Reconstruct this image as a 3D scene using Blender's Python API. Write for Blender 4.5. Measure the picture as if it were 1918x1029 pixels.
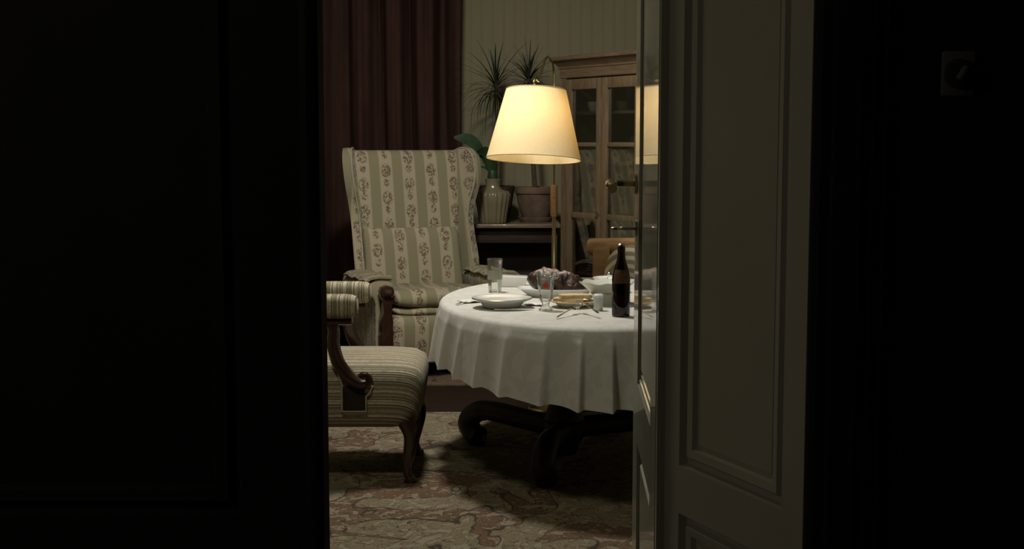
import bpy, bmesh, math, random
from mathutils import Vector, Matrix

random.seed(7)
PI = math.pi
sc = bpy.context.scene
for o in list(bpy.data.objects):
    bpy.data.objects.remove(o)
C = sc.collection

# ------------------------------------------------------------------ camera, world, lights, exposure
cam_d = bpy.data.cameras.new('camera')
cam_d.sensor_width = 36.0
cam_d.lens = 36.0 * 2500 / 1918
cam_d.clip_start = 0.02
cam = bpy.data.objects.new('camera', cam_d)
C.objects.link(cam)
cam.location = (0, 0, 1.35)
cam.rotation_euler = (PI / 2 - math.atan(244.5 / 2500), 0, 0)
sc.camera = cam

w = bpy.data.worlds.new('world')
sc.world = w
w.use_nodes = True
w.node_tree.nodes['Background'].inputs[0].default_value = (0.5, 0.55, 0.6, 1)
w.node_tree.nodes['Background'].inputs[1].default_value = 0.0

sc.view_settings.view_transform = 'Standard'
sc.view_settings.look = 'None'
sc.view_settings.exposure = 0.0
sc.view_settings.gamma = 1.0
sc.view_settings.use_curve_mapping = False


def lamp(name, kind, loc, energy, color, size=0.3, target=None, spread=None):
    l = bpy.data.lights.new(name, kind)
    l.energy = energy
    l.color = color
    if kind == 'AREA':
        l.shape = 'DISK'
        l.size = size
        if spread:
            l.spread = spread
    else:
        l.shadow_soft_size = size
    o = bpy.data.objects.new(name, l)
    C.objects.link(o)
    o.location = loc
    if target:
        d = Vector(target) - Vector(loc)
        o.rotation_euler = d.to_track_quat('-Z', 'Y').to_euler()
    return o


CEIL_E, BULB_E, HALL_E = 62.0, 47.0, 3.5
lamp('ceiling_light', 'AREA', (-0.40, 5.7, 2.95), CEIL_E, (1.0, 0.955, 0.87), 0.4, (-0.1, 6.3, 0.6))
lamp('entrance_fill', 'AREA', (-0.8, 3.2, 2.95), CEIL_E * 0.25, (1.0, 0.94, 0.70), 0.45, (0.0, 5.9, 0.8))  # unseen fill added near the doorway to brighten the cloth front
lamp('hall_light', 'AREA', (-1.6, 0.55, 2.1), HALL_E, (1.0, 0.93, 0.80), 0.4, (0.4, 1.75, 1.2))


# ------------------------------------------------------------------ node material helpers
def new_mat(name):
    m = bpy.data.materials.new(name)
    m.use_nodes = True
    nt = m.node_tree
    nt.nodes.clear()
    out = nt.nodes.new('ShaderNodeOutputMaterial')
    return m, nt, out


def N(nt, t, **kw):
    n = nt.nodes.new(t)
    for k, v in kw.items():
        if k.startswith('_'):
            setattr(n, k[1:], v)
        else:
            n.inputs[k.replace('__', ' ')].default_value = v
    return n


class G:
    """small expression helper over a node tree"""
    def __init__(s, nt):
        s.nt = nt

    def val(s, inp, v):
        if isinstance(v, (int, float)):
            inp.default_value = v
        else:
            s.nt.links.new(v, inp)

    def m(s, op, a, b=None, c=None):
        n = s.nt.nodes.new('ShaderNodeMath')
        n.operation = op
        s.val(n.inputs[0], a)
        if b is not None:
            s.val(n.inputs[1], b)
        if c is not None:
            s.val(n.inputs[2], c)
        return n.outputs[0]

    def coords(s, kind='Object'):
        t = s.nt.nodes.new('ShaderNodeTexCoord')
        return t.outputs[kind]

    def xyz(s, v):
        n = s.nt.nodes.new('ShaderNodeSeparateXYZ')
        s.nt.links.new(v, n.inputs[0])
        return n.outputs

    def comb(s, x, y, z):
        n = s.nt.nodes.new('ShaderNodeCombineXYZ')
        for i, q in enumerate((x, y, z)):
            s.val(n.inputs[i], q)
        return n.outputs[0]

    def noise(s, v, scale, detail=2.0, rough=0.5, dist=0.0):
        n = s.nt.nodes.new('ShaderNodeTexNoise')
        n.inputs['Scale'].default_value = scale
        n.inputs['Detail'].default_value = detail
        n.inputs['Roughness'].default_value = rough
        n.inputs['Distortion'].default_value = dist
        if v is not None:
            s.nt.links.new(v, n.inputs['Vector'])
        return n.outputs['Fac']

    def smooth(s, x, a, b):
        n = s.nt.nodes.new('ShaderNodeMapRange')
        n.interpolation_type = 'SMOOTHSTEP'
        s.val(n.inputs[0], x)
        n.inputs[1].default_value = a
        n.inputs[2].default_value = b
        return n.outputs[0]

    def mix(s, f, a, b):
        n = s.nt.nodes.new('ShaderNodeMix')
        n.data_type = 'RGBA'
        s.val(n.inputs[0], f)
        for i, q in ((6, a), (7, b)):
            if isinstance(q, tuple):
                n.inputs[i].default_value = (*q[:3], 1)
            else:
                s.nt.links.new(q, n.inputs[i])
        return n.outputs[2]

    def bump(s, h, strength=0.3, dist=0.01):
        n = s.nt.nodes.new('ShaderNodeBump')
        n.inputs['Strength'].default_value = strength
        n.inputs['Distance'].default_value = dist
        s.nt.links.new(h, n.inputs['Height'])
        return n.outputs[0]

    def scale(s, v, sx, sy, sz):
        n = s.nt.nodes.new('ShaderNodeVectorMath')
        n.operation = 'MULTIPLY'
        s.nt.links.new(v, n.inputs[0])
        n.inputs[1].default_value = (sx, sy, sz)
        return n.outputs[0]


def finish(m, nt, out, col, rough=0.6, metal=0.0, coat=0.0, spec=0.5, normal=None, sheen=0.0, trans=0.0, ior=1.45):
    p = nt.nodes.new('ShaderNodeBsdfPrincipled')
    if isinstance(col, tuple):
        p.inputs['Base Color'].default_value = (*col[:3], 1)
    else:
        nt.links.new(col, p.inputs['Base Color'])
    if isinstance(rough, (int, float)):
        p.inputs['Roughness'].default_value = rough
    else:
        nt.links.new(rough, p.inputs['Roughness'])
    p.inputs['Metallic'].default_value = metal
    p.inputs['Coat Weight'].default_value = coat
    p.inputs['Coat Roughness'].default_value = 0.03
    p.inputs['Specular IOR Level'].default_value = spec
    p.inputs['Sheen Weight'].default_value = sheen
    p.inputs['Transmission Weight'].default_value = trans
    p.inputs['IOR'].default_value = ior
    if normal is not None:
        nt.links.new(normal, p.inputs['Normal'])
    nt.links.new(p.outputs[0], out.inputs[0])
    return m


def plain(name, col, rough=0.6, var=0.15, nscale=12.0, stretch=(1, 1, 1), bump=0.0, **kw):
    m, nt, out = new_mat(name)
    g = G(nt)
    v = g.scale(g.coords(), *stretch)
    n = g.noise(v, nscale, 4.0, 0.6)
    dark = tuple(c * (1 - var) for c in col)
    lite = tuple(min(1, c * (1 + var)) for c in col)
    c = g.mix(g.smooth(n, 0.3, 0.7), dark, lite)
    nor = g.bump(n, bump, 0.01) if bump else None
    return finish(m, nt, out, c, rough, normal=nor, **kw)


def wood(name, col, rough=0.4, axis='z', var=0.35, coat=0.2, gs=9.0):
    st = {'x': (1, 9, 9), 'y': (9, 1, 9), 'z': (9, 9, 1)}[axis]
    m, nt, out = new_mat(name)
    g = G(nt)
    v = g.scale(g.coords(), *st)
    n = g.noise(v, gs, 5.0, 0.65, 0.6)
    dark = tuple(c * (1 - var) for c in col)
    lite = tuple(min(1, c * (1 + var)) for c in col)
    c = g.mix(g.smooth(n, 0.3, 0.7), dark, lite)
    return finish(m, nt, out, c, rough, coat=coat, normal=g.bump(n, 0.08, 0.004))


def thin_glass(name, tint=(0.93, 0.95, 0.92), refl=1.0, rough=0.02, haze=0.0):
    m, nt, out = new_mat(name)
    t = N(nt, 'ShaderNodeBsdfTransparent', Color=(*tint, 1))
    gl = N(nt, 'ShaderNodeBsdfGlossy', Color=(1, 1, 1, 1), Roughness=rough)
    lw = N(nt, 'ShaderNodeFresnel', IOR=1.5)
    mx = nt.nodes.new('ShaderNodeMixShader')
    mul = N(nt, 'ShaderNodeMath', _operation='MULTIPLY')
    mul.inputs[1].default_value = refl
    nt.links.new(lw.outputs[0], mul.inputs[0])
    nt.links.new(mul.outputs[0], mx.inputs[0])
    hz = N(nt, 'ShaderNodeBsdfTranslucent', Color=(0.9, 0.92, 0.86, 1))
    hd = N(nt, 'ShaderNodeBsdfDiffuse', Color=(0.9, 0.92, 0.86, 1))
    ha = nt.nodes.new('ShaderNodeMixShader')
    nt.links.new(hz.outputs[0], ha.inputs[1])
    nt.links.new(hd.outputs[0], ha.inputs[2])
    hm = nt.nodes.new('ShaderNodeMixShader')
    hm.inputs[0].default_value = haze
    nt.links.new(t.outputs[0], hm.inputs[1])
    nt.links.new(ha.outputs[0], hm.inputs[2])
    nt.links.new(hm.outputs[0], mx.inputs[1])
    nt.links.new(gl.outputs[0], mx.inputs[2])
    nt.links.new(mx.outputs[0], out.inputs[0])
    return m


# ------------------------------------------------------------------ materials
def mat_carpet(name, tan, red, dark, cream, scale=1.0):
    m, nt, out = new_mat(name)
    g = G(nt)
    v = g.coords()
    sv = g.scale(v, scale, scale, scale)
    big = g.noise(sv, 2.6, 2.0, 0.5, 0.8)
    mid = g.noise(sv, 8.0, 1.5, 0.5, 2.6)
    fin = g.noise(sv, 15.0, 1.0, 0.5, 3.0)
    fib = g.noise(sv, 160.0, 2.0)
    c = g.mix(g.smooth(big, 0.535, 0.56), tan, red)
    blob = g.smooth(mid, 0.54, 0.57)
    c = g.mix(g.m('MULTIPLY', blob, 0.6), c, cream)
    blob2 = g.smooth(fin, 0.60, 0.63)
    c = g.mix(g.m('MULTIPLY', blob2, 0.65), c, red)
    # dark outlines round the motifs, pale tendrils through them
    l1 = g.m('ABSOLUTE', g.m('SUBTRACT', mid, 0.545))
    c = g.mix(g.m('MULTIPLY', g.m('SUBTRACT', 1.0, g.smooth(l1, 0.004, 0.014)), 0.8), c, dark)
    l2 = g.m('ABSOLUTE', g.m('SUBTRACT', fin, 0.45))
    c = g.mix(g.m('MULTIPLY', g.m('SUBTRACT', 1.0, g.smooth(l2, 0.006, 0.02)), 0.75), c, cream)
    l3 = g.m('ABSOLUTE', g.m('SUBTRACT', big, 0.545))
    c = g.mix(g.m('MULTIPLY', g.m('SUBTRACT', 1.0, g.smooth(l3, 0.004, 0.012)), 0.8), c, dark)
    c = g.mix(g.m('MULTIPLY', g.smooth(fib, 0.35, 0.7), 0.3), c, dark)
    return finish(m, nt, out, c, 0.95, spec=0.1, normal=g.bump(fib, 0.4, 0.01))


def mat_floral(name, along='z', coord='x', period=0.145, offset=0.0):
    """alternating plain sage stripes and cream stripes with brown flower sprays"""
    m, nt, out = new_mat(name)
    g = G(nt)
    v = g.coords()
    x, y, z = g.xyz(v)
    u = {'x': x, 'y': y}[coord]
    t = {'z': z, 'y': y}[along]
    s = g.m('DIVIDE', g.m('ADD', u, offset), period)
    idx = g.m('FLOOR', s)
    f = g.m('SUBTRACT', g.m('FRACT', s), 0.5)            # -.5 .. .5 across one repeat
    af = g.m('ABSOLUTE', f)
    cream_mask = g.m('SUBTRACT', 1.0, g.smooth(af, 0.29, 0.305))
    edge = g.m('MULTIPLY', g.smooth(af, 0.265, 0.28), cream_mask)
    par = g.m('MULTIPLY', g.m('MODULO', g.m('ABSOLUTE', idx), 2.0), 0.5)
    tt = g.m('ADD', g.m('DIVIDE', t, 0.165), par)
    ft = g.m('SUBTRACT', g.m('FRACT', tt), 0.5)
    # a large flower head and a small sprig, each broken up by noise into petals
    d1 = g.m('SQRT', g.m('ADD', g.m('POWER', g.m('DIVIDE', f, 0.22), 2.0), g.m('POWER', g.m('DIVIDE', g.m('SUBTRACT', ft, 0.12), 0.27), 2.0)))
    d2 = g.m('SQRT', g.m('ADD', g.m('POWER', g.m('DIVIDE', f, 0.13), 2.0), g.m('POWER', g.m('DIVIDE', g.m('ADD', ft, 0.3), 0.16), 2.0)))
    inside = g.m('SUBTRACT', 1.0, g.smooth(g.m('MINIMUM', d1, d2), 0.85, 1.1))
    n = g.noise(v, 85.0, 2.0, 0.6, 0.8)
    flower = g.m('MULTIPLY', inside, g.smooth(n, 0.45, 0.53))
    flower = g.m('MULTIPLY', g.m('MULTIPLY', flower, cream_mask), 0.85)
    weave = g.noise(g.scale(v, 1, 1, 1), 260.0, 1.0)
    c = g.mix(cream_mask, (0.238, 0.220, 0.135), (0.385, 0.338, 0.232))
    c = g.mix(g.m('MULTIPLY', edge, 0.5), c, (0.22, 0.17, 0.09))
    c = g.mix(flower, c, (0.105, 0.066, 0.044))
    c = g.mix(g.m('MULTIPLY', g.smooth(weave, 0.4, 0.7), 0.15), c, (0.12, 0.10, 0.07))
    return finish(m, nt, out, c, 0.85, spec=0.2, sheen=0.1, normal=g.bump(weave, 0.15, 0.004))


def mat_stripes(name, mode, cols=None):
    """ribbed cream, grey-green and brown striped cover; mode picks the direction the stripes run across"""
    m, nt, out = new_mat(name)
    g = G(nt)
    v = g.coords()
    x, y, z = g.xyz(v)
    if mode == 'wrap':
        t = g.m('ADD', x, z)
    elif mode == 'y':
        t = y
    else:
        t = x
    p = g.m('FRACT', g.m('DIVIDE', t, 0.092))
    r = nt.nodes.new('ShaderNodeValToRGB')
    cr = r.color_ramp
    cr.interpolation = 'CONSTANT'
    A, B, D, E_ = (0.42, 0.37, 0.27), (0.20, 0.175, 0.115), (0.10, 0.078, 0.052), (0.32, 0.285, 0.20)
    seq = [(0, A), (0.16, D), (0.2, A), (0.28, B), (0.44, E_), (0.48, D), (0.52, A), (0.70, B), (0.76, A), (0.80, D), (0.84, E_), (0.93, B)]
    while len(cr.elements) < len(seq):
        cr.elements.new(0.5)
    for e, (pos, c) in zip(cr.elements, seq):
        e.position = pos
        e.color = (*c, 1)
    nt.links.new(p, r.inputs[0])
    fl = g.noise(v, 70.0, 2.0, 0.6, 0.5)
    c = g.mix(g.m('MULTIPLY', g.smooth(fl, 0.5, 0.62), 0.4), r.outputs[0], (0.17, 0.14, 0.09))
    rib = g.m('SINE', g.m('MULTIPLY', t, 2 * PI / 0.0115))
    return finish(m, nt, out, c, 0.85, spec=0.2, sheen=0.1, normal=g.bump(rib, 0.25, 0.006))


def mat_wallpaper():
    m, nt, out = new_mat('wallpaper')
    g = G(nt)
    v = g.coords()
    x, y, z = g.xyz(v)
    s = g.m('SINE', g.m('MULTIPLY', x, 2 * PI / 0.075))
    s2 = g.m('SINE', g.m('MULTIPLY', x, 2 * PI / 0.0185))
    n = g.noise(v, 3.0, 3.0)
    k = g.m('ADD', g.m('MULTIPLY', g.smooth(s, 0.55, 0.8), 0.7), g.m('MULTIPLY', g.smooth(s2, 0.2, 0.9), 0.3))
    c = g.mix(k, (0.250, 0.230, 0.146), (0.224, 0.205, 0.126))
    c = g.mix(g.m('MULTIPLY', n, 0.25), c, (0.17, 0.155, 0.095))
    return finish(m, nt, out, c, 0.8, spec=0.2)


def mat_parquet():
    m, nt, out = new_mat('parquet')
    g = G(nt)
    v = g.coords()
    b = N(nt, 'ShaderNodeTexBrick', Scale=6.0, Color1=(0.014, 0.009, 0.007, 1), Color2=(0.019, 0.012, 0.009, 1), Mortar=(0.012, 0.008, 0.005, 1))
    b.inputs['Mortar Size'].default_value = 0.008
    nt.links.new(v, b.inputs['Vector'])
    n = g.noise(g.scale(v, 2, 18, 2), 5.0, 4.0)
    c = g.mix(g.m('MULTIPLY', n, 0.5), b.outputs[0], (0.03, 0.017, 0.01))
    return finish(m, nt, out, c, 0.75, spec=0.06)


def mat_linen():
    m, nt, out = new_mat('white_damask')
    g = G(nt)
    v = g.coords()
    x, y, z = g.xyz(v)
    weave = g.noise(v, 300.0, 1.0)
    dam = g.noise(v, 9.0, 2.0, 0.5, 2.0)
    c = g.mix(g.smooth(dam, 0.48, 0.52), (0.56, 0.55, 0.51), (0.61, 0.60, 0.56))
    p = nt.nodes.new('ShaderNodeBsdfPrincipled')
    nt.links.new(c, p.inputs['Base Color'])
    p.inputs['Roughness'].default_value = 0.7
    p.inputs['Specular IOR Level'].default_value = 0.25
    nt.links.new(g.bump(weave, 0.1, 0.003), p.inputs['Normal'])
    tr = nt.nodes.new('ShaderNodeBsdfTranslucent')
    nt.links.new(c, tr.inputs[0])
    mx = nt.nodes.new('ShaderNodeMixShader')
    mx.inputs[0].default_value = 0.12
    nt.links.new(p.outputs[0], mx.inputs[1])
    nt.links.new(tr.outputs[0], mx.inputs[2])
    nt.links.new(mx.outputs[0], out.inputs[0])
    return m


def mat_shade():
    m, nt, out = new_mat('cream_shade_cloth')
    g = G(nt)
    v = g.coords()
    slub = g.noise(g.scale(v, 5, 5, 1), 30.0, 3.0)
    c = g.mix(g.smooth(slub, 0.42, 0.6), (0.70, 0.48, 0.20), (0.63, 0.42, 0.17))
    tr = nt.nodes.new('ShaderNodeBsdfTranslucent')
    nt.links.new(c, tr.inputs[0])
    df = N(nt, 'ShaderNodeBsdfDiffuse', Color=(0.84, 0.72, 0.46, 1))
    mx = nt.nodes.new('ShaderNodeMixShader')
    mx.inputs[0].default_value = 0.64
    nt.links.new(tr.outputs[0], mx.inputs[1])
    nt.links.new(df.outputs[0], mx.inputs[2])
    nt.links.new(mx.outputs[0], out.inputs[0])
    return m


def mat_emit(name, col, strength):
    m, nt, out = new_mat(name)
    e = N(nt, 'ShaderNodeEmission', Color=(*col, 1), Strength=strength)
    nt.links.new(e.outputs[0], out.inputs[0])
    return m


M = dict(
    paint=plain('grey_green_gloss_paint', (0.31, 0.282, 0.215), 0.38, 0.05, 3.0, coat=0.25),
    gloss=plain('grey_green_high_gloss_paint', (0.44, 0.43, 0.36), 0.5, 0.03, 3.0, coat=0.66, spec=0.2),
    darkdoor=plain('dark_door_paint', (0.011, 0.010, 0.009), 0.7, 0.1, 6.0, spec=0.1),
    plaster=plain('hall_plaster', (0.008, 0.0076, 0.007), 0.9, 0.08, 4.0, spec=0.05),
    ceiling=plain('ceiling_plaster', (0.55, 0.53, 0.46), 0.9, 0.04, 4.0),
    paper=mat_wallpaper(), parquet=mat_parquet(),
    carpet=mat_carpet('oriental_carpet', (0.185, 0.152, 0.098), (0.125, 0.074, 0.046), (0.03, 0.023, 0.017), (0.29, 0.265, 0.185)),
    carpet2=mat_carpet('dark_rug', (0.12, 0.085, 0.06), (0.07, 0.03, 0.02), (0.018, 0.013, 0.01), (0.15, 0.12, 0.085), 1.8),
    floral=mat_floral('sage_floral_stripe', offset=0.0725),
    floral_wing=mat_floral('sage_floral_wing', offset=-0.012),
    floral_arm=mat_floral('sage_floral_arm', along='z', coord='y', period=0.12),
    piping=plain('cream_piping', (0.34, 0.31, 0.21), 0.8, 0.1, 40.0),
    stripe=mat_stripes('ribbed_stripe', 'wrap'), stripe_y=mat_stripes('ribbed_stripe_pad', 'y'),
    stripe_x=mat_stripes('ribbed_stripe_back', 'x'),
    walnut=wood('dark_walnut', (0.036, 0.016, 0.010), 0.28, 'z', 0.3, 0.5),
    black_wood=wood('blackened_wood', (0.014, 0.009, 0.007), 0.5, 'z', 0.3, 0.05),
    pine=wood('brown_pine', (0.140, 0.096, 0.055), 0.5, 'z', 0.25, 0.1),
    pine_x=wood('brown_pine_rail', (0.138, 0.093, 0.053), 0.5, 'x', 0.25, 0.1),
    oak=wood('honey_oak', (0.27, 0.155, 0.07), 0.4, 'x', 0.2, 0.2),
    cabinet_in=plain('cabinet_inside', (0.045, 0.036, 0.027), 0.8, 0.2, 5.0),
    shelf=plain('shelf_wood', (0.22, 0.165, 0.11), 0.6, 0.15, 5.0),
    linen=mat_linen(), shade=mat_shade(),
    bulb=mat_emit('lit_bulb', (1.0, 0.86, 0.62), BULB_E),
    brass=plain('polished_brass', (0.62, 0.50, 0.28), 0.16, 0.08, 20.0, metal=1.0),
    steel=plain('cutlery_steel', (0.85, 0.83, 0.78), 0.12, 0.06, 30.0, metal=1.0),
    nickel=plain('worn_nickel', (0.60, 0.57, 0.50), 0.22, 0.1, 30.0, metal=1.0),
    china=plain('white_china', (0.70, 0.70, 0.68), 0.2, 0.02, 8.0, coat=0.6),
    china_g=plain('pale_green_china', (0.55, 0.57, 0.50), 0.2, 0.03, 8.0, coat=0.6),
    cream_china=plain('cream_china', (0.66, 0.64, 0.52), 0.25, 0.04, 8.0, coat=0.4),
    gold=plain('gilt_rim', (0.70, 0.50, 0.20), 0.25, 0.05, 30.0, metal=1.0),
    glass=thin_glass('clear_glass', (0.97, 0.98, 0.96), 0.8, 0.02, 0.05), pane=thin_glass('window_pane', (0.93, 0.94, 0.90), 0.8),
    amber=thin_glass('amber_glass', (0.34, 0.18, 0.075), 1.0, 0.03),
    beer=plain('dark_beer', (0.010, 0.005, 0.003), 0.3, 0.2, 8.0),
    ribglass=finish(*new_mat('ribbed_smoked_glass'), (0.30, 0.26, 0.155), 0.12, spec=0.8, coat=1.0, trans=0.35),
    terracotta=plain('old_terracotta', (0.125, 0.085, 0.055), 0.85, 0.3, 9.0, bump=0.2),
    dark_pot=plain('dark_wicker', (0.045, 0.032, 0.022), 0.8, 0.4, 60.0, bump=0.4),
    soil=plain('potting_soil', (0.02, 0.014, 0.009), 0.95, 0.4, 60.0),
    dleaf=plain('dracaena_green', (0.020, 0.026, 0.013), 0.5, 0.3, 20.0),
    bleaf=plain('deep_green_leaf', (0.028, 0.058, 0.026), 0.35, 0.25, 14.0),
    stem=plain('woody_stem', (0.06, 0.045, 0.03), 0.85, 0.3, 50.0, (1, 1, 4), bump=0.3),
    curtain=plain('maroon_velvet', (0.050, 0.025, 0.020), 0.95, 0.12, 8.0, (2, 2, 0.5), spec=0.1),
    crust=None, bread=None,
    paper_white=plain('white_paper', (0.62, 0.61, 0.57), 0.8, 0.03, 10.0),
    red=plain('red_print', (0.45, 0.05, 0.03), 0.5, 0.1, 60.0),
    bakelite=plain('ivory_bakelite', (0.09, 0.085, 0.075), 0.4, 0.05, 10.0),
    black_plastic=plain('black_bakelite', (0.02, 0.02, 0.02), 0.3, 0.05, 10.0),
    salt=plain('milky_shaker', (0.50, 0.52, 0.47), 0.3, 0.05, 20.0, coat=0.4),
)


def mat_loaf():
    m, nt, out = new_mat('browned_crust')
    g = G(nt)
    v = g.coords()
    x, y, z = g.xyz(v)
    n = g.noise(v, 26.0, 4.0, 0.6, 0.6)
    n2 = g.noise(v, 75.0, 3.0, 0.7)
    c = g.mix(g.smooth(n, 0.38, 0.62), (0.014, 0.007, 0.005), (0.060, 0.021, 0.010))
    top = g.m('MULTIPLY', g.smooth(g.m('ADD', z, g.m('MULTIPLY', n, 0.05)), 0.112, 0.128), g.smooth(n2, 0.42, 0.55))
    c = g.mix(g.m('MULTIPLY', top, 0.8), c, (0.46, 0.37, 0.32))
    return finish(m, nt, out, c, 0.45, coat=0.15, normal=g.bump(n, 0.8, 0.02))


M['crust'] = mat_loaf()
M['bread'] = plain('bread_crumb', (0.50, 0.38, 0.21), 0.85, 0.2, 60.0, bump=0.4)


# ------------------------------------------------------------------ geometry helpers
class B:
    def __init__(s):
        s.bm = bmesh.new()

    def face(s, pts):
        try:
            return s.bm.faces.new([s.bm.verts.new(p) for p in pts])
        except ValueError:
            return None

    def box(s, c, size, bev=0.0, seg=2, rot=None):
        r = bmesh.ops.create_cube(s.bm, size=1.0)
        vs = r['verts']
        for v in vs:
            v.co = Vector((v.co.x * size[0], v.co.y * size[1], v.co.z * size[2]))
        if bev > 0:
            ed = list({e for v in vs for e in v.link_edges})
            rb = bmesh.ops.bevel(s.bm, geom=ed, offset=bev, segments=seg, profile=0.5, affect='EDGES')
            vs = list({v for v in rb['verts']} | {v for v in vs if v.is_valid})
        mt = Matrix.Translation(c) @ (rot.to_4x4() if rot else Matrix.Identity(4))
        for v in vs:
            v.co = mt @ v.co
        return s

    def lathe(s, prof, c=(0, 0, 0), n=32, mod=None, rot=None):
        rings = []
        R = rot or Matrix.Identity(3)
        for r, z in prof:
            if r <= 1e-6:
                rings.append([s.bm.verts.new(Vector(c) + R @ Vector((0, 0, z)))])
            else:
                ring = []
                for i in range(n):
                    a = 2 * PI * i / n
                    rr = r * (mod(a, z) if mod else 1)
                    ring.append(s.bm.verts.new(Vector(c) + R @ Vector((rr * math.cos(a), rr * math.sin(a), z))))
                rings.append(ring)
        s.rings(rings)
        return s

    def rings(s, rings):
        for a, b in zip(rings, rings[1:]):
            if len(a) == 1 and len(b) == 1:
                continue
            n = max(len(a), len(b))
            for i in range(n):
                j = (i + 1) % n
                if len(a) == 1:
                    s.bm.faces.new((a[0], b[j], b[i]))
                elif len(b) == 1:
                    s.bm.faces.new((a[i], a[j], b[0]))
                else:
                    s.bm.faces.new((a[i], a[j], b[j], b[i]))

    def loft(s, secs, cap=True):
        rings = [[s.bm.verts.new(p) for p in sec] for sec in secs]
        s.rings(rings)
        if cap:
            s.bm.faces.new(list(reversed(rings[0])))
            s.bm.faces.new(rings[-1])
        return s

    def tube(s, path, rad, n=10, cap=True, flat=1.0):
        P = [Vector(p) for p in path]
        rad = rad if isinstance(rad, (list, tuple)) else [rad] * len(P)
        secs = []
        up = None
        for i, p in enumerate(P):
            t = (P[min(i + 1, len(P) - 1)] - P[max(i - 1, 0)]).normalized()
            if up is None:
                ref = Vector((0, 0, 1)) if abs(t.z) < 0.9 else Vector((0, 1, 0))
                up = (ref - t * ref.dot(t)).normalized()
            else:
                up = (up - t * up.dot(t)).normalized()
            sd = t.cross(up)
            secs.append([p + (up * math.cos(2 * PI * k / n) * flat + sd * math.sin(2 * PI * k / n)) * rad[i] for k in range(n)])
        return s.loft(secs, cap)

    def prism(s, poly, f, t0, t1, bev=0.0, seg=2):
        """poly: 2-D outline; f(u,v,t) -> 3-D point; extruded from t0 to t1"""
        a = [s.bm.verts.new(f(u, v, t0)) for u, v in poly]
        b = [s.bm.verts.new(f(u, v, t1)) for u, v in poly]
        n = len(poly)
        fs = [s.bm.faces.new(list(reversed(a))), s.bm.faces.new(b)]
        for i in range(n):
            j = (i + 1) % n
            fs.append(s.bm.faces.new((a[i], a[j], b[j], b[i])))
        if bev > 0:
            ed = list({e for e in fs[0].edges} | {e for e in fs[1].edges})
            bmesh.ops.bevel(s.bm, geom=ed, offset=bev, segments=seg, profile=0.5, affect='EDGES')
        return s

    def strip(s, path, widths, side, fold=0.0):
        """a leaf blade: path of centre points, half widths, side vector, v-fold depth"""
        side = Vector(side)
        rows = []
        for p, wd in zip(path, widths):
            p = Vector(p)
            up = Vector((0, 0, fold * wd))
            rows.append([s.bm.verts.new(p - side * wd + up), s.bm.verts.new(p), s.bm.verts.new(p + side * wd + up)])
        for a, b in zip(rows, rows[1:]):
            for i in range(2):
                s.bm.faces.new((a[i], a[i + 1], b[i + 1], b[i]))
        return s

    def xform(s, mt):
        bmesh.ops.transform(s.bm, matrix=mt, verts=s.bm.verts)
        return s


def smooth(path, k=8):
    """Catmull-Rom through the points"""
    P = [Vector(p) for p in path]
    P = [P[0] * 2 - P[1]] + P + [P[-1] * 2 - P[-2]]
    out = []
    for i in range(1, len(P) - 2):
        for j in range(k):
            t = j / k
            a, b, c, d = P[i - 1:i + 3]
            out.append(0.5 * ((2 * b) + (c - a) * t + (2 * a - 5 * b + 4 * c - d) * t * t + (3 * b - a - 3 * c + d) * t ** 3))
    out.append(P[-2])
    return out


def sq(cx, cy, hx, hy, z, n=40, e=4.0):
    pts = []
    for i in range(n):
        a = 2 * PI * i / n
        c_, s_ = math.cos(a), math.sin(a)
        pts.append((cx + hx * math.copysign(abs(c_) ** (2 / e), c_), cy + hy * math.copysign(abs(s_) ** (2 / e), s_), z))
    return pts


def obj(name, b, mat, parent=None, ang=35, label=None, sharp=True):
    bm = b.bm if isinstance(b, B) else b
    bmesh.ops.recalc_face_normals(bm, faces=bm.faces)
    me = bpy.data.meshes.new(name)
    bm.to_mesh(me)
    bm.free()
    me.materials.append(M[mat] if isinstance(mat, str) else mat)
    me.polygons.foreach_set('use_smooth', [True] * len(me.polygons))
    if sharp:
        me.set_sharp_from_angle(angle=math.radians(ang))
    o = bpy.data.objects.new(name, me)
    C.objects.link(o)
    if parent:
        o.parent = parent
    if label:
        o['label'] = label
    return o


def tag(o, label, cat, group=None):
    o['label'] = label
    o['category'] = cat
    if group:
        o['group'] = group
    return o


def thing(name, label, cat, loc=(0, 0, 0), rz=0.0, group=None):
    o = bpy.data.objects.new(name, None)
    C.objects.link(o)
    o.location = loc
    o.rotation_euler = (0, 0, rz)
    o.empty_display_size = 0.1
    return tag(o, label, cat, group)


def struct(name, b, mat, parent=None, **k):
    o = obj(name, b, mat, parent, **k)
    if not parent:
        o['kind'] = 'structure'
    return o


def copy_thing(src, loc, label, rz=None):
    r = src.copy()
    C.objects.link(r)
    r.location = loc
    if rz is not None:
        r.rotation_euler = (0, 0, rz)
    r['label'] = label
    for ch in list(src.children):
        c = ch.copy()
        C.objects.link(c)
        c.parent = r
        for g_ in list(ch.children):
            d = g_.copy()
            C.objects.link(d)
            d.parent = c
    return r


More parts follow.
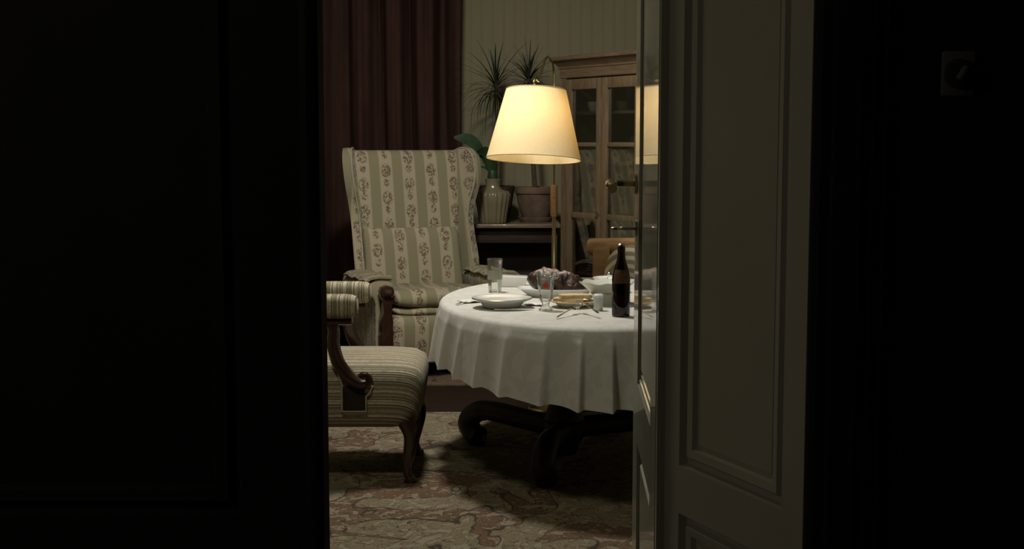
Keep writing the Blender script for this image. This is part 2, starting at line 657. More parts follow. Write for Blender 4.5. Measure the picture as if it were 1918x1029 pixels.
def panelled(W, Ht, panels, T, rings):
    """a framed board in local x (0..W), z (0..Ht), face at y=0, thickness T behind; each panel sunk through the rings (inset, depth)"""
    b = B()
    x0, x1 = panels[0][0], panels[0][1]
    zs = [0.0]
    for p in panels:
        zs += [p[2], p[3]]
    zs.append(Ht)
    q = lambda xa, xb, za, zb: b.face([(xa, 0, za), (xb, 0, za), (xb, 0, zb), (xa, 0, zb)])
    for i in range(len(zs) - 1):
        q(0, x0, zs[i], zs[i + 1])
        q(x1, W, zs[i], zs[i + 1])
        if i % 2 == 0:
            q(x0, x1, zs[i], zs[i + 1])
    for (a, c, za, zb) in panels:
        prev = [(a, 0, za), (c, 0, za), (c, 0, zb), (a, 0, zb)]
        for ins, dep in rings:
            cur = [(a + ins, dep, za + ins), (c - ins, dep, za + ins), (c - ins, dep, zb - ins), (a + ins, dep, zb - ins)]
            for i in range(4):
                j = (i + 1) % 4
                b.face([prev[i], prev[j], cur[j], cur[i]])
            prev = cur
        b.face(prev)
    b.face([(0, T, 0), (0, T, Ht), (W, T, Ht), (W, T, 0)])
    b.face([(0, 0, 0), (0, 0, Ht), (0, T, Ht), (0, T, 0)])
    b.face([(W, 0, 0), (W, T, 0), (W, T, Ht), (W, 0, Ht)])
    b.face([(0, 0, 0), (0, T, 0), (W, T, 0), (W, 0, 0)])
    b.face([(0, 0, Ht), (W, 0, Ht), (W, T, Ht), (0, T, Ht)])
    bmesh.ops.remove_doubles(b.bm, verts=b.bm.verts, dist=1e-5)
    return b


# ------------------------------------------------------------------ the setting
ROOM_H = 3.1
struct('floor', B().box((0, 4.0, -0.05), (7.0, 11.0, 0.1)), 'parquet')
struct('ceiling', B().box((0, 4.0, ROOM_H + 0.05), (7.0, 11.0, 0.1)), 'ceiling')
struct('wall_back', B().box((0, 9.25, ROOM_H / 2), (5.4, 0.1, ROOM_H)), 'paper')
struct('wall_left', B().box((-2.45, 5.67, ROOM_H / 2), (0.1, 7.1, ROOM_H)), 'paper')
struct('wall_right', B().box((2.45, 5.67, ROOM_H / 2), (0.1, 7.1, ROOM_H)), 'paper')
b = B().box((-0.1, 9.185, 0.07), (4.8, 0.025, 0.14), 0.006)
struct('baseboard_back', b, 'darkdoor')
# the dividing wall with the doorway in it, and the dark hall on the camera's side
b = B()
up = lambda u, v, t: (u, v, t)
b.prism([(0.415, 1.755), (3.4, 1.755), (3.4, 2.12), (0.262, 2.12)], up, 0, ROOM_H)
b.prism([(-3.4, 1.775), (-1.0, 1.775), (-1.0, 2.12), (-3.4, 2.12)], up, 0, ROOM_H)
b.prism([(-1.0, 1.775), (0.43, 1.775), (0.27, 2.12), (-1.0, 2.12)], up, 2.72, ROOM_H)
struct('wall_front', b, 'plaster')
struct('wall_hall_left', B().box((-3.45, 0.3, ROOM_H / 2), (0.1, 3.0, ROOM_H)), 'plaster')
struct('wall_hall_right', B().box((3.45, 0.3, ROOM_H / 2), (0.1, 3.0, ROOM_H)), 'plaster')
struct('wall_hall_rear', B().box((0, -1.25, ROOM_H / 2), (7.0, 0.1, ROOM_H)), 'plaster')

# left door leaf, shut, seen in near darkness
RINGS = [(0.006, 0.014), (0.014, 0.014), (0.020, 0.004), (0.034, 0.006), (0.040, 0.014), (0.050, 0.014)]
pb = panelled(0.733, 2.7, [(0.105, 0.625, 0.16, 0.74), (0.105, 0.625, 0.86, 2.5)], 0.045, RINGS)
pb.xform(Matrix.Translation((-0.98, 1.722, 0)))
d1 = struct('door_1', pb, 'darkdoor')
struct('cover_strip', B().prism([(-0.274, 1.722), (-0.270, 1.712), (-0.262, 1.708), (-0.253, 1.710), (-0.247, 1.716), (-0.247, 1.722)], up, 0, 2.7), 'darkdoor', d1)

# panelled reveal on the right of the doorway
ax, ay, bx, by = 0.243, 2.098, 0.3905, 1.752
L = math.hypot(bx - ax, by - ay)
pb = panelled(L, 2.72, [(0.048, L - 0.050, 0.16, 0.772), (0.048, L - 0.050, 0.848, 2.5)], 0.02,
              [(0.003, 0.014), (0.013, 0.014), (0.018, 0.003), (0.030, 0.005), (0.033, 0.013), (0.039, 0.013), (0.040, 0.010)])
rv = math.atan2(by - ay, bx - ax)
pb.xform(Matrix.Translation((ax, ay, 0)) @ Matrix.Rotation(rv, 4, 'Z'))
struct('trim_1', pb, 'paint')
# door stop between the reveal and the open leaf
struct('trim_2', B().prism([(0.2315, 2.094), (0.2405, 2.094), (0.262, 2.10), (0.262, 2.125), (0.2315, 2.112)], up, 0, 2.72), 'paint')
# architrave on the hall side
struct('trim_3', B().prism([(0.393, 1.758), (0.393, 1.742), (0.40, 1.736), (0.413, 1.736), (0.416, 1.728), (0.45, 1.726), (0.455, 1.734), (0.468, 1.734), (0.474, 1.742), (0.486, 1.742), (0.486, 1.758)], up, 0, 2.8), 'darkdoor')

# right door leaf, swung into the room, glossy, with a lever handle and a key
hx, hy, ex, ey = 0.2305, 2.116, 0.2580, 2.80
L = math.hypot(ex - hx, ey - hy)
pb = panelled(L, 2.68, [(0.125, L - 0.155, 0.16, 0.742), (0.125, L - 0.155, 0.862, 2.5)], 0.045,
              [(0.002, 0.0028), (0.011, 0.003), (0.012, 0.0055), (0.022, 0.0058), (0.023, 0.0085), (0.034, 0.0085), (0.038, 0.004), (0.055, 0.004)])
lv = math.atan2(ey - hy, ex - hx)
pb.bm.transform(Matrix.Identity(4))
# local x runs from the hinge; the panelled face must look to -X, so flip the depth axis
for v in pb.bm.verts:
    v.co.y = -v.co.y
leaf_m = Matrix.Translation((hx, hy, 0.008)) @ Matrix.Rotation(lv, 4, 'Z')
pb.xform(leaf_m)
d2 = struct('door_2', pb, 'gloss')


def on_leaf(u, out, z):
    return leaf_m @ Vector((u, out, z))


hu = L - 0.075
b = B()
b.tube([on_leaf(hu, -0.002, 1.262), on_leaf(hu, 0.006, 1.262)], [0.024, 0.024], 20)
b.tube(smooth([on_leaf(hu, 0.0, 1.262), on_leaf(hu, 0.03, 1.262), on_leaf(hu, 0.045, 1.262), on_leaf(hu - 0.016, 0.055, 1.262), on_leaf(hu - 0.06, 0.057, 1.258), on_leaf(hu - 0.11, 0.054, 1.255)], 5), [0.0075] * 12 + [0.0095] * 14, 12)
obj('door_handle', b, 'brass', d2, label='brass lever handle')
b = B()
b.tube([on_leaf(hu, -0.002, 1.17), on_leaf(hu, 0.004, 1.17)], [0.018, 0.018], 18)
b.tube([on_leaf(hu, 0.0, 1.17), on_leaf(hu, 0.030, 1.17)], 0.0035, 10)
ring = [on_leaf(hu + 0.010 * math.cos(a), 0.040 + 0.011 * math.sin(a), 1.17) for a in [2 * PI * i / 18 for i in range(19)]]
b.tube(ring, 0.0028, 8, cap=False)
obj('key', b, 'nickel', d2, label='steel key in the lock')

# old rotary switch on the hall wall
t = thing('light_switch', 'small square switch plate with round dial on the dark hall wall', 'light switch', (0.579, 1.755, 1.441))
obj('plate', B().box((0, -0.004, 0), (0.042, 0.008, 0.058), 0.002), 'bakelite', t)
RX = Matrix.Rotation(PI / 2, 3, 'X')
obj('dial', B().lathe([(0, 0), (0.0195, 0), (0.0185, 0.007), (0.012, 0.010), (0, 0.011)], (0, -0.008, 0), 24, rot=RX), 'black_plastic', t)
obj('knob', B().box((0, -0.022, 0), (0.007, 0.014, 0.020), 0.0025, rot=Matrix.Rotation(0.5, 3, 'Y')), 'bakelite', t)

# rugs
b = B().box((0.15, 4.65, 0.006), (4.2, 3.9, 0.012), 0.003)
tag(obj('carpet', b, 'carpet'), 'large tan and rust oriental carpet under the table and striped chair', 'carpet')
b = B().box((-0.80, 7.93, 0.006), (2.0, 1.12, 0.012), 0.003)
tag(obj('rug', b, 'carpet2'), 'dark patterned rug under the winged armchair at the back', 'rug')
FZ = 0.012

# ------------------------------------------------------------------ curtain
b = B()
nx, nz = 220, 10
x0, x1 = -1.75, -0.335
for face_ in (0,):
    grid = []
    for k in range(nz + 1):
        z = 0.02 + (2.85 - 0.02) * k / nz
        row = []
        for i in range(nx + 1):
            u = i / nx
            x = x0 + (x1 - x0) * u + 0.010 * math.sin(z * 2.3 + 1.0) * u
            ph = u * 2 * PI * 5.5 + 0.9 * math.sin(u * 9.0) + 0.25 * math.sin(z * 1.3 + u * 5)
            y = 8.96 + 0.085 * math.sin(ph + 0.6 * math.sin(ph)) + 0.030 * math.sin(2.1 * ph + z * 0.7) + 0.006 * math.sin(5 * ph)
            # one deep fold near the open edge
            y += 0.05 * math.exp(-((u - 0.893) / 0.020) ** 2)
            row.append(b.bm.verts.new((x, y, z)))
        grid.append(row)
    for k in range(nz):
        for i in range(nx):
            b.bm.faces.new((grid[k][i], grid[k][i + 1], grid[k + 1][i + 1], grid[k + 1][i]))
cu = obj('curtain', b, 'curtain', sharp=False)
sm = cu.modifiers.new('thickness', 'SOLIDIFY')
sm.thickness = 0.006
tag(cu, 'dark maroon velvet curtain hanging in folds behind the winged armchair', 'curtain')

# ------------------------------------------------------------------ winged armchair
AR = math.radians(22)
wa = thing('wing_armchair', 'tall winged armchair in sage and cream floral stripes before the curtain', 'armchair', (-0.512, 7.937, FZ), AR)


def byz(z):            # centre line of the raked back
    return 0.235 + 0.19 * (z - 0.35) / 0.95


b = B()
secs = []
for z, hw, th in [(0.24, 0.285, 0.055), (0.35, 0.288, 0.06), (0.6, 0.298, 0.062), (0.85, 0.312, 0.065), (1.05, 0.328, 0.068), (1.2, 0.336, 0.068), (1.26, 0.336, 0.062), (1.285, 0.333, 0.05), (1.297, 0.327, 0.03), (1.30, 0.315, 0.008)]:
    secs.append(sq(0, byz(z), hw, th, z, 48, 7))
b.loft(secs)
obj('backrest', b, 'floral', wa)
# loose pillow leaning on the lower back
b = B()
secs = []
for k in range(15):
    s_ = k / 14
    z = 0.355 + 0.475 * s_
    e = max(0.0, 1 - abs(2 * s_ - 1) ** 5)
    wv = 0.004 * math.sin(7 * s_)
    secs.append(sq(0, byz(z) - 0.112 - 0.010 * math.sin(s_ * PI), 0.305 * (0.95 + 0.05 * e) + wv, 0.016 + 0.036 * e ** 0.5, z, 48, 5))
b.loft(secs)
b.xform(Matrix.Translation((-0.062, 0, 0.06)))
obj('back_cushion', b, 'floral', wa).location = (0.03, 0, -0.06)
for sgn in (-1, 1):
    # wing: outline in (forward distance, height), splayed outwards
    out = smooth([(0.0, 0.60), (0.10, 0.62), (0.125, 0.72), (0.115, 0.84), (0.135, 0.95), (0.19, 1.06), (0.215, 1.16), (0.20, 1.25), (0.15, 1.305), (0.09, 1.32), (0.0, 1.305)], 5) if False else None
    prof = [Vector((p[0], p[1], 0)) for p in [(0.0, 0.53), (0.13, 0.535), (0.145, 0.62), (0.115, 0.78), (0.105, 0.88), (0.125, 0.98), (0.165, 1.07), (0.185, 1.16), (0.175, 1.245), (0.13, 1.30), (0.07, 1.315), (0.0, 1.295)]]
    pts = smooth(prof, 4)
    poly = [(p.x, p.y) for p in pts]
    spl = math.radians(24)

    def wing(u, v, t_, sgn=sgn, spl=spl):
        base_x = 0.275 + 0.045 * (v - 0.35) / 0.95
        return (sgn * (base_x + u * math.sin(spl) + t_ * math.cos(spl)), byz(v) - 0.02 - u * math.cos(spl) + t_ * math.sin(spl), v)
    wg = obj('wing', B().prism(poly, wing, 0.0, 0.055, 0.014, 3), 'floral_wing', wa, ang=50)
    pp = [wing(u, v, 0.002) for u, v in poly[4:]]
    obj('piping', B().tube(pp, 0.006, 8), 'piping', wg)
    # rolled arm
    b = B()
    secs = []
    for y, kx in [(-0.335, 0.80), (-0.33, 0.95), (-0.31, 1.0), (-0.1, 1.0), (0.1, 1.0), (0.24, 0.98)]:
        ring = []
        cx = sgn * 0.365
        raw = [(-0.045, 0.10), (-0.045, 0.30), (-0.045, 0.44), (-0.052, 0.485), (-0.06, 0.515), (-0.06, 0.545), (-0.045, 0.568), (-0.02, 0.578), (0.015, 0.580), (0.05, 0.574), (0.078, 0.555), (0.086, 0.525), (0.08, 0.495), (0.06, 0.47), (0.046, 0.44), (0.045, 0.30), (0.045, 0.10)]
        for dx, z in raw:
            ring.append((cx + sgn * dx * kx, y, 0.36 + (z - 0.36) * (0.97 + 0.03 * kx)))
        secs.append(ring)
    b.loft(secs)
    arm = obj('arm', b, 'floral_arm', wa, ang=50)
    # draped flat cover on top of the arm
    b = B()
    secs = []
    for k in range(11):
        y = -0.345 + 0.50 * k / 10
        h = 0.590 + 0.006 * math.sin(k * 1.7)
        secs.append([(sgn * (0.365 + q), y, h + dz) for q, dz in [(-0.075, -0.018), (-0.05, 0.0), (0.02, 0.006), (0.08, 0.0), (0.105, -0.020), (0.10, -0.028), (0.075, -0.012), (0.02, -0.006), (-0.045, -0.012), (-0.07, -0.026)]])
    b.loft(secs)
    obj('arm_cover', b, 'floral_arm', arm)
    # carved front post with a scroll head
    b = B()
    b.prism([(-0.036, 0.02), (0.036, 0.02), (0.038, 0.26), (0.030, 0.275), (0.036, 0.30), (0.034, 0.34), (0.022, 0.40), (0.02, 0.46), (0.034, 0.49), (0.04, 0.515), (0.03, 0.54), (0, 0.55), (-0.03, 0.54), (-0.04, 0.515), (-0.034, 0.49), (-0.02, 0.46), (-0.022, 0.40), (-0.034, 0.34), (-0.036, 0.30), (-0.030, 0.275), (-0.038, 0.26)],
            lambda u, v, t_, sgn=sgn: (sgn * 0.365 + u, t_ - 0.05 * max(0, math.sin((v - 0.2) * 3.4)) * 0.6, v), -0.395, -0.325, 0.008, 2)
    b.lathe([(0, -0.024), (0.024, -0.024), (0.030, -0.016), (0.030, 0.016), (0.024, 0.024), (0, 0.024)], (sgn * 0.365, -0.41, 0.505), 20, rot=Matrix.Rotation(PI / 2, 3, 'Y'))
    obj('arm_post', b, 'walnut', wa)
b = B()
secs = []
for z, hx_, hy_ in [(0.085, 0.315, 0.30), (0.10, 0.325, 0.31), (0.30, 0.325, 0.315), (0.335, 0.322, 0.310), (0.352, 0.31, 0.295), (0.36, 0.27, 0.25)]:
    secs.append(sq(0, -0.04, hx_, hy_, z, 48, 9))
b.loft(secs)
obj('seat', b, 'floral', wa)
for sx in (-1, 1):
    for sy, yy in ((-1, -0.335), (1, 0.22)):
        obj('leg', B().lathe([(0, 0), (0.022, 0), (0.026, 0.03), (0.034, 0.06), (0.03, 0.095), (0, 0.095)], (sx * 0.345, yy, 0), 16), 'black_wood', wa)


def wloc(x, y, z):
    return (wa.location.x + x * math.cos(AR) - y * math.sin(AR), wa.location.y + x * math.sin(AR) + y * math.cos(AR), z + FZ)


# folded quilt lying on the armchair seat
b = B()
for (zb, hh, hx_, hy_, dx, dy) in [(0.356, 0.048, 0.285, 0.185, 0, -0.135), (0.402, 0.100, 0.290, 0.195, 0.0, -0.130)]:
    secs = []
    for k in range(11):
        s_ = k / 10
        e = math.sqrt(max(0.0, 1 - (2 * s_ - 1) ** 2))
        sec = sq(dx, dy, hx_ - 0.05 * (1 - e), hy_ - 0.05 * (1 - e), zb + hh * s_, 64, 4)
        sec = [(x, y, z + 0.007 * math.sin(x * 23 + y * 9) * s_ + 0.006 * math.sin(y * 31 + 2)) for x, y, z in sec]
        secs.append(sec)
    b.loft(secs)
o = obj('quilt', b, 'floral', ang=60)
o.location = wa.location
o.rotation_euler = (0, 0, AR)
tag(o, 'folded floral quilt lying on the seat of the winged armchair', 'quilt')

# ------------------------------------------------------------------ striped armchair in front, facing right
sa = thing('striped_armchair', 'low armchair with ribbed stripes and carved dark arms, nearest the left door', 'armchair', (-0.655, 5.44, FZ), PI / 2)
b = B()
secs = []
for z, hx_, hy_ in [(0.225, 0.252, 0.262), (0.235, 0.262, 0.276), (0.30, 0.270, 0.292), (0.37, 0.274, 0.302), (0.42, 0.272, 0.302), (0.450, 0.262, 0.292), (0.470, 0.235, 0.262), (0.482, 0.18, 0.20), (0.488, 0.10, 0.11)]:
    secs.append(sq(0, 0, hx_, hy_, z, 64, 7))
b.loft(secs)
obj('seat', b, 'stripe', sa, ang=60)
b = B()
secs = []
for k in range(12):
    s_ = k / 11
    z = 0.44 + 0.56 * s_
    e = max(0.0, 1 - abs(2 * s_ - 1) ** 6)
    secs.append(sq(0, 0.31 + 0.10 * s_, 0.24 * (0.9 + 0.1 * e) , 0.02 + 0.045 * e, z, 40, 4))
b.loft(secs)
obj('backrest', b, 'stripe_x', sa)
for sx in (-1, 1):
    cx = sx * 0.245
    # padded arm
    b = B()
    secs = []
    for y, k_ in [(-0.050, 0.55), (-0.044, 0.80), (-0.028, 0.95), (0.0, 1.0), (0.12, 1.0), (0.28, 1.0), (0.33, 0.95)]:
        ring = []
        for i in range(24):
            a = 2 * PI * i / 24
            c_, s_ = math.cos(a), math.sin(a)
            ring.append((cx + 0.050 * k_ * math.copysign(abs(c_) ** 0.6, c_), y, 0.705 + 0.047 * k_ * math.copysign(abs(s_) ** 0.6, s_)))
        secs.append(ring)
    b.loft(secs)
    obj('arm_pad', b, 'stripe_y', sa, ang=60)
    # swept wooden support ending in a scroll
    b = B()
    path = smooth([(cx, 0.06, 0.652), (cx, 0.045, 0.61), (cx * 1.04, 0.045, 0.55), (cx * 1.11, 0.025, 0.485), (cx * 1.15, -0.015, 0.435), (cx * 1.17, -0.055, 0.408), (cx * 1.17, -0.085, 0.408)], 6)
    b.tube(path, [0.022 + 0.005 * math.sin(i / len(path) * PI) for i in range(len(path))], 12)
    b.box((cx, 0.12, 0.648), (0.05, 0.30, 0.03), 0.008)
    sp = []
    for i in range(26):
        a = i / 25 * 3.2 * PI
        r = 0.026 * (1 - i / 34)
        sp.append((cx * 1.17, -0.076 - r * math.sin(a), 0.424 - r * math.cos(a) * 0.9))
    b.tube(sp, [0.013 * (1 - i / 60) for i in range(26)], 10)
    obj('arm_support', b, 'walnut', sa)
    # block under the scroll, edged with cord
    b = B().box((sx * 0.262, -0.035, 0.345), (0.034, 0.085, 0.095), 0.005)
    blk = obj('side_block', b, 'black_wood', sa)
    fx = sx * 0.281
    loop = [(fx, -0.083, 0.400), (fx, -0.108, 0.392), (fx, -0.098, 0.365), (fx, -0.083, 0.352), (fx, -0.083, 0.292), (fx, 0.012, 0.292), (fx, 0.012, 0.400), (fx, 0.03, 0.46)]
    obj('cord', B().tube(loop, 0.0045, 8), 'piping', blk)
    # cabriole legs
    path = smooth([(sx * 0.235, -0.235, 0.245), (sx * 0.242, -0.255, 0.19), (sx * 0.240, -0.247, 0.12), (sx * 0.238, -0.236, 0.06), (sx * 0.240, -0.245, 0.02), (sx * 0.240, -0.252, 0.0)], 5)
    n_ = len(path)
    rr_ = [0.036 - 0.019 * min(1, i / (n_ * 0.62)) + (0.008 if i > n_ * 0.8 else 0) for i in range(n_)]
    obj('leg', B().tube(path, rr_, 12), 'walnut', sa)
    path = smooth([(sx * 0.22, 0.24, 0.245), (sx * 0.22, 0.25, 0.12), (sx * 0.22, 0.29, 0.0)], 5)
    obj('leg', B().tube(path, [0.026 - 0.001 * i for i in range(len(path))], 12), 'walnut', sa)

# ------------------------------------------------------------------ table and cloth
TX, TY, RX_, RY_ = 0.35, 5.62, 0.655, 0.915
TOP = 0.70
tb = thing('dining_table', 'oval dining table on a dark pedestal with curled feet, under white cloth', 'table', (TX, TY, FZ))
b = B()
b.loft([[(RX_ * k * math.cos(a), RY_ * k * math.sin(a), z) for a in [2 * PI * i / 72 for i in range(72)]] for k, z in [(0.96, 0.640), (0.975, 0.645), (0.975, 0.672), (0.96, 0.680)]])
obj('tabletop', b, 'walnut', tb)
px_, py_ = -0.13, -0.10
b = B().lathe([(0, 0.16), (0.07, 0.16), (0.085, 0.19), (0.07, 0.24), (0.05, 0.28), (0.055, 0.34), (0.085, 0.42), (0.07, 0.50), (0.05, 0.54), (0.09, 0.60), (0.16, 0.64), (0, 0.64)], (px_, py_, 0), 28)
b.lathe([(0, 0.04), (0.05, 0.04), (0.062, 0.08), (0.085, 0.12), (0.085, 0.18), (0, 0.18)], (px_, py_, 0), 24)
obj('pedestal', b, 'black_wood', tb)
for ang, ln in [(137, 0.55), (257, 0.42), (18, 0.55)]:
    a = math.radians(ang)
    dx, dy = math.cos(a), math.sin(a)
    P = lambda r, z: (px_ + dx * r, py_ + dy * r, z)
    path = smooth([P(0.04, 0.15), P(0.2, 0.155), P(ln - 0.12, 0.165), P(ln - 0.03, 0.145), P(ln + 0.02, 0.09), P(ln - 0.02, 0.045), P(ln - 0.05, 0.035)], 5)
    rads = [0.045] * 12 + [0.048] * (len(path) - 12)
    b = B().tube(path, rads, 14)
    b.lathe([(0, 0), (0.035, 0), (0.045, 0.02), (0.04, 0.045), (0, 0.05)], P(ln - 0.035, 0), 16)
    obj('foot', b, 'black_wood', tb)

b = B()
NT = 900
prof = [(0.0, 0.0), (0.25, 0), (0.5, 0), (0.75, 0), (0.90, 0), (0.955, 0), (0.98, -0.002), (0.995, -0.008), (1.003, -0.018), (1.006, -0.032)]
rings = []
for k, dz in prof:
    if k == 0:
        rings.append([b.bm.verts.new((TX, TY, TOP))])
    else:
        rings.append([b.bm.verts.new((TX + RX_ * k * math.cos(2 * PI * i / NT), TY + RY_ * k * math.sin(2 * PI * i / NT), TOP + dz)) for i in range(NT)])
for q in range(1, 15):
    s_ = q / 14
    ring = []
    for i in range(NT):
        a = 2 * PI * i / NT
        ph = 30 * a + 1.6 * math.sin(3 * a + 0.6) + 1.1 * math.sin(5 * a + 2.0) + 0.8 * math.sin(8 * a)
        saw = (ph / (2 * PI)) % 1.0
        fold = 1.5 * (saw ** 2.2 if saw < 0.82 else 0.646 * (0.5 + 0.5 * math.cos((saw - 0.82) / 0.18 * PI))) + 0.25 * math.sin(ph * 0.5 + 1)
        amp = (0.046 + 0.014 * math.sin(4 * a + 1)) * s_ ** 0.7
        off = 0.006 + 0.030 * s_ + amp * (fold - 0.15) * 0.85
        off *= 1 - 0.40 * max(0.0, -math.cos(a)) ** 2
        drop = 0.032 + (0.232 + 0.030 * math.sin(2 * a + 4.4) + 0.006 * fold) * s_
        nx_, ny_ = math.cos(a) / RX_, math.sin(a) / RY_
        ln_ = math.hypot(nx_, ny_)
        ring.append(b.bm.verts.new((TX + RX_ * 1.006 * math.cos(a) + off * nx_ / ln_, TY + RY_ * 1.006 * math.sin(a) + off * ny_ / ln_, TOP - drop)))
    rings.append(ring)
b.rings(rings)
cl = obj('tablecloth', b, 'linen', sharp=False)
tag(cl, 'white tablecloth hanging in pleats over the oval table', 'tablecloth')
CT = TOP + 0.0005

# ------------------------------------------------------------------ things on the table
def plate_prof(r, h, t=0.004, well=0.62):
    return [(0, 0.003), (r * 0.5, 0.003), (r * 0.54, 0.0), (r * 0.57, 0.003), (r * well, 0.006), (r * 0.74, h * 0.62), (r, h - 0.003), (r, h), (r * 0.99, h + 0.001), (r * 0.73, h * 0.72 + t), (r * well * 0.95, 0.010), (r * 0.4, 0.008), (0, 0.008)]


t = thing('dinner_plate', 'white deep plate at the left of the table before the tall tumbler', 'plate', (-0.040, 5.285, CT))
obj('body', B().lathe(plate_prof(0.121, 0.040), n=56), 'china', t)
obj('rim_line', B().lathe([(0.1195, 0.0408), (0.1215, 0.0398), (0.1195, 0.0416)], n=56), 'gold', t, label='thin gilt line round the rim')

t = thing('tumbler', 'tall slightly flared drinking glass behind the white plate', 'glass', (-0.075, 5.83, CT))
tp = [(0, 0.004), (0.026, 0.004), (0.0275, 0.0), (0.028, 0.004), (0.031, 0.06), (0.0345, 0.148), (0.0335, 0.149), (0.030, 0.06), (0.0268, 0.012), (0, 0.011)]
obj('body', B().lathe(tp, n=12), 'glass', t, ang=10)
obj('cut_band', B().lathe([(0.0318, 0.058), (0.0322, 0.075), (0.0335, 0.10), (0.0330, 0.058)], n=12, mod=lambda a, z: 1 + 0.02 * math.sin(12 * a)), thin_glass('frosted_band', (0.80, 0.82, 0.74), 0.6, 0.25, 0.25), t, label='frosted decorated band')

t = thing('beer_glass', 'footed beer glass with a red emblem at the middle of the table', 'glass', (0.132, 5.195, CT))
bp = [(0, 0.002), (0.026, 0.002), (0.028, 0.0), (0.029, 0.004), (0.020, 0.012), (0.014, 0.020), (0.015, 0.028), (0.024, 0.042), (0.0285, 0.070), (0.0315, 0.105), (0.0335, 0.152), (0.0325, 0.153), (0.0303, 0.105), (0.027, 0.070), (0.022, 0.046), (0.010, 0.034), (0, 0.032)]
obj('body', B().lathe(bp, n=36), 'glass', t)
b = B()
for k in range(8):
    a0 = -PI / 2 + (k - 4) * 0.085
    pts = []
    for a, z in [(a0, 0.090), (a0 + 0.085, 0.090), (a0 + 0.085, 0.111), (a0, 0.111)]:
        zz = 0.1005 + (z - 0.1005) * math.sqrt(max(0.0, 1 - ((a + PI / 2 - 0.0) / 0.36) ** 2))
        r = 0.0318
        pts.append((r * math.cos(a), r * math.sin(a), zz))
    b.face(pts)
bmesh.ops.remove_doubles(b.bm, verts=b.bm.verts, dist=1e-5)
em = obj('emblem', b, 'red', t, label='round red emblem printed on the glass')

# platter with the browned loaf
LX, LY = 0.190, 5.68
t = thing('platter', 'oval white platter carrying the dark browned loaf', 'platter', (LX, LY, CT), math.radians(-8))
b = B()
pr = [(0.0, 0.004), (0.6, 0.004), (0.68, 0.0), (0.72, 0.006), (0.85, 0.020), (1.0, 0.034), (0.99, 0.038), (0.85, 0.026), (0.7, 0.012), (0, 0.010)]
b.loft([[(0.172 * max(k, 0.001) * math.cos(a), 0.098 * max(k, 0.001) * math.sin(a), z) for a in [2 * PI * i / 56 for i in range(56)]] for k, z in pr])
obj('body', b, 'china', t)
b = B()
secs = []
for k in range(19):
    s_ = -1 + 2 * k / 18
    rr_ = math.sqrt(max(0.004, 1 - abs(s_) ** 2.6))
    x = s_ * 0.132
    tilt = 0.020 * s_ + 0.008 * abs(s_)
    sec = []
    for i in range(28):
        a = 2 * PI * i / 28
        bump_ = 1 + 0.10 * math.sin(3 * a + 7 * s_) + 0.07 * math.sin(17 * s_ + 2 * a) + 0.05 * math.sin(29 * s_ + 5 * a)
        sec.append((x, 0.070 * rr_ * math.cos(a) * bump_, 0.056 - tilt + (0.054 if math.sin(a) > 0 else 0.048) * rr_ * math.sin(a) * bump_))
    secs.append(sec)
b.loft(secs)
o = obj('loaf', b, 'crust', ang=180)
o.location = (LX + 0.005, LY, CT + 0.005)
o.rotation_euler = (0, 0, math.radians(-8))
tag(o, 'dark browned loaf with a pale crusted top on the oval platter', 'loaf')

# flat white box behind the plate
b = B()
b.prism([(-0.07, 0.0), (0.055, 0.0), (0.066, 0.045), (-0.075, 0.052)], lambda u, v, t_: (u, t_, v), -0.05, 0.05, 0.006, 2)
o = obj('serving_dish', b, 'china')
o.location = (0.005, 6.10, CT)
tag(o, 'white angular dish standing between tumbler and browned loaf', 'dish')

# bread slices on a small gilt edged plate
t = thing('bread_plate', 'gilt edged plate holding bread slices in front of the loaf', 'plate', (0.238, 5.31, CT))
obj('body', B().lathe(plate_prof(0.088, 0.026, 0.003), n=48), 'cream_china', t)
obj('rim_line', B().lathe([(0.0855, 0.0265), (0.0885, 0.0255), (0.0895, 0.0272), (0.0865, 0.0282), (0.0855, 0.0265)], n=48), 'gold', t, label='gilt rim')
bread_src = None
for k, (dx, dy, rz, dz, lab) in enumerate([(0.0, 0.012, 0.2, 0.0, 'bread slice lying lowest on the gilt edged plate'), (-0.012, 0.0, -0.25, 0.0135, 'bread slice lying in the middle of the stack on the gilt edged plate'), (0.012, 0.006, 0.1, 0.027, 'bread slice lying topmost on the gilt edged plate')]):
    if bread_src is None:
        b = B()
        pts = [(-0.055, -0.035), (0.055, -0.035), (0.062, 0.0), (0.05, 0.03), (0.02, 0.04), (-0.02, 0.04), (-0.05, 0.03), (-0.062, 0.0)]
        b.prism([(p.x, p.y) for p in smooth([(x, y, 0) for x, y in pts + [pts[0]]], 4)[:-1]], up, 0, 0.013, 0.004, 2)
        bread_src = obj('bread_slice', b, 'bread')
        o = bread_src
    else:
        o = bread_src.copy()
        C.objects.link(o)
    o.location = (0.238 + dx, 5.31 + dy, CT + 0.010 + dz)
    o.rotation_euler = (0, 0, rz)
    tag(o, lab, 'bread', 'bread slices on the gilt edged plate')


# cutlery
def fork_mesh(length=0.19):
    b = B()
    b.tube(smooth([(0, 0, 0.003), (length * 0.3, 0, 0.006), (length * 0.62, 0, 0.009), (length * 0.72, 0, 0.006)], 5), [0.006, 0.0055, 0.005, 0.0045, 0.004, 0.0035, 0.003, 0.003, 0.003, 0.003, 0.003, 0.004, 0.005, 0.006, 0.008, 0.009], 8, flat=0.45)
    x0_ = length * 0.70
    b.box((x0_ + 0.012, 0, 0.005), (0.030, 0.022, 0.0025), 0.001)
    for k in range(4):
        y = (k - 1.5) * 0.0062
        b.tube(smooth([(x0_ + 0.024, y, 0.005), (x0_ + 0.045, y, 0.008), (x0_ + 0.062, y, 0.013)], 3), [0.0016] * 6 + [0.0009], 6)
    return b


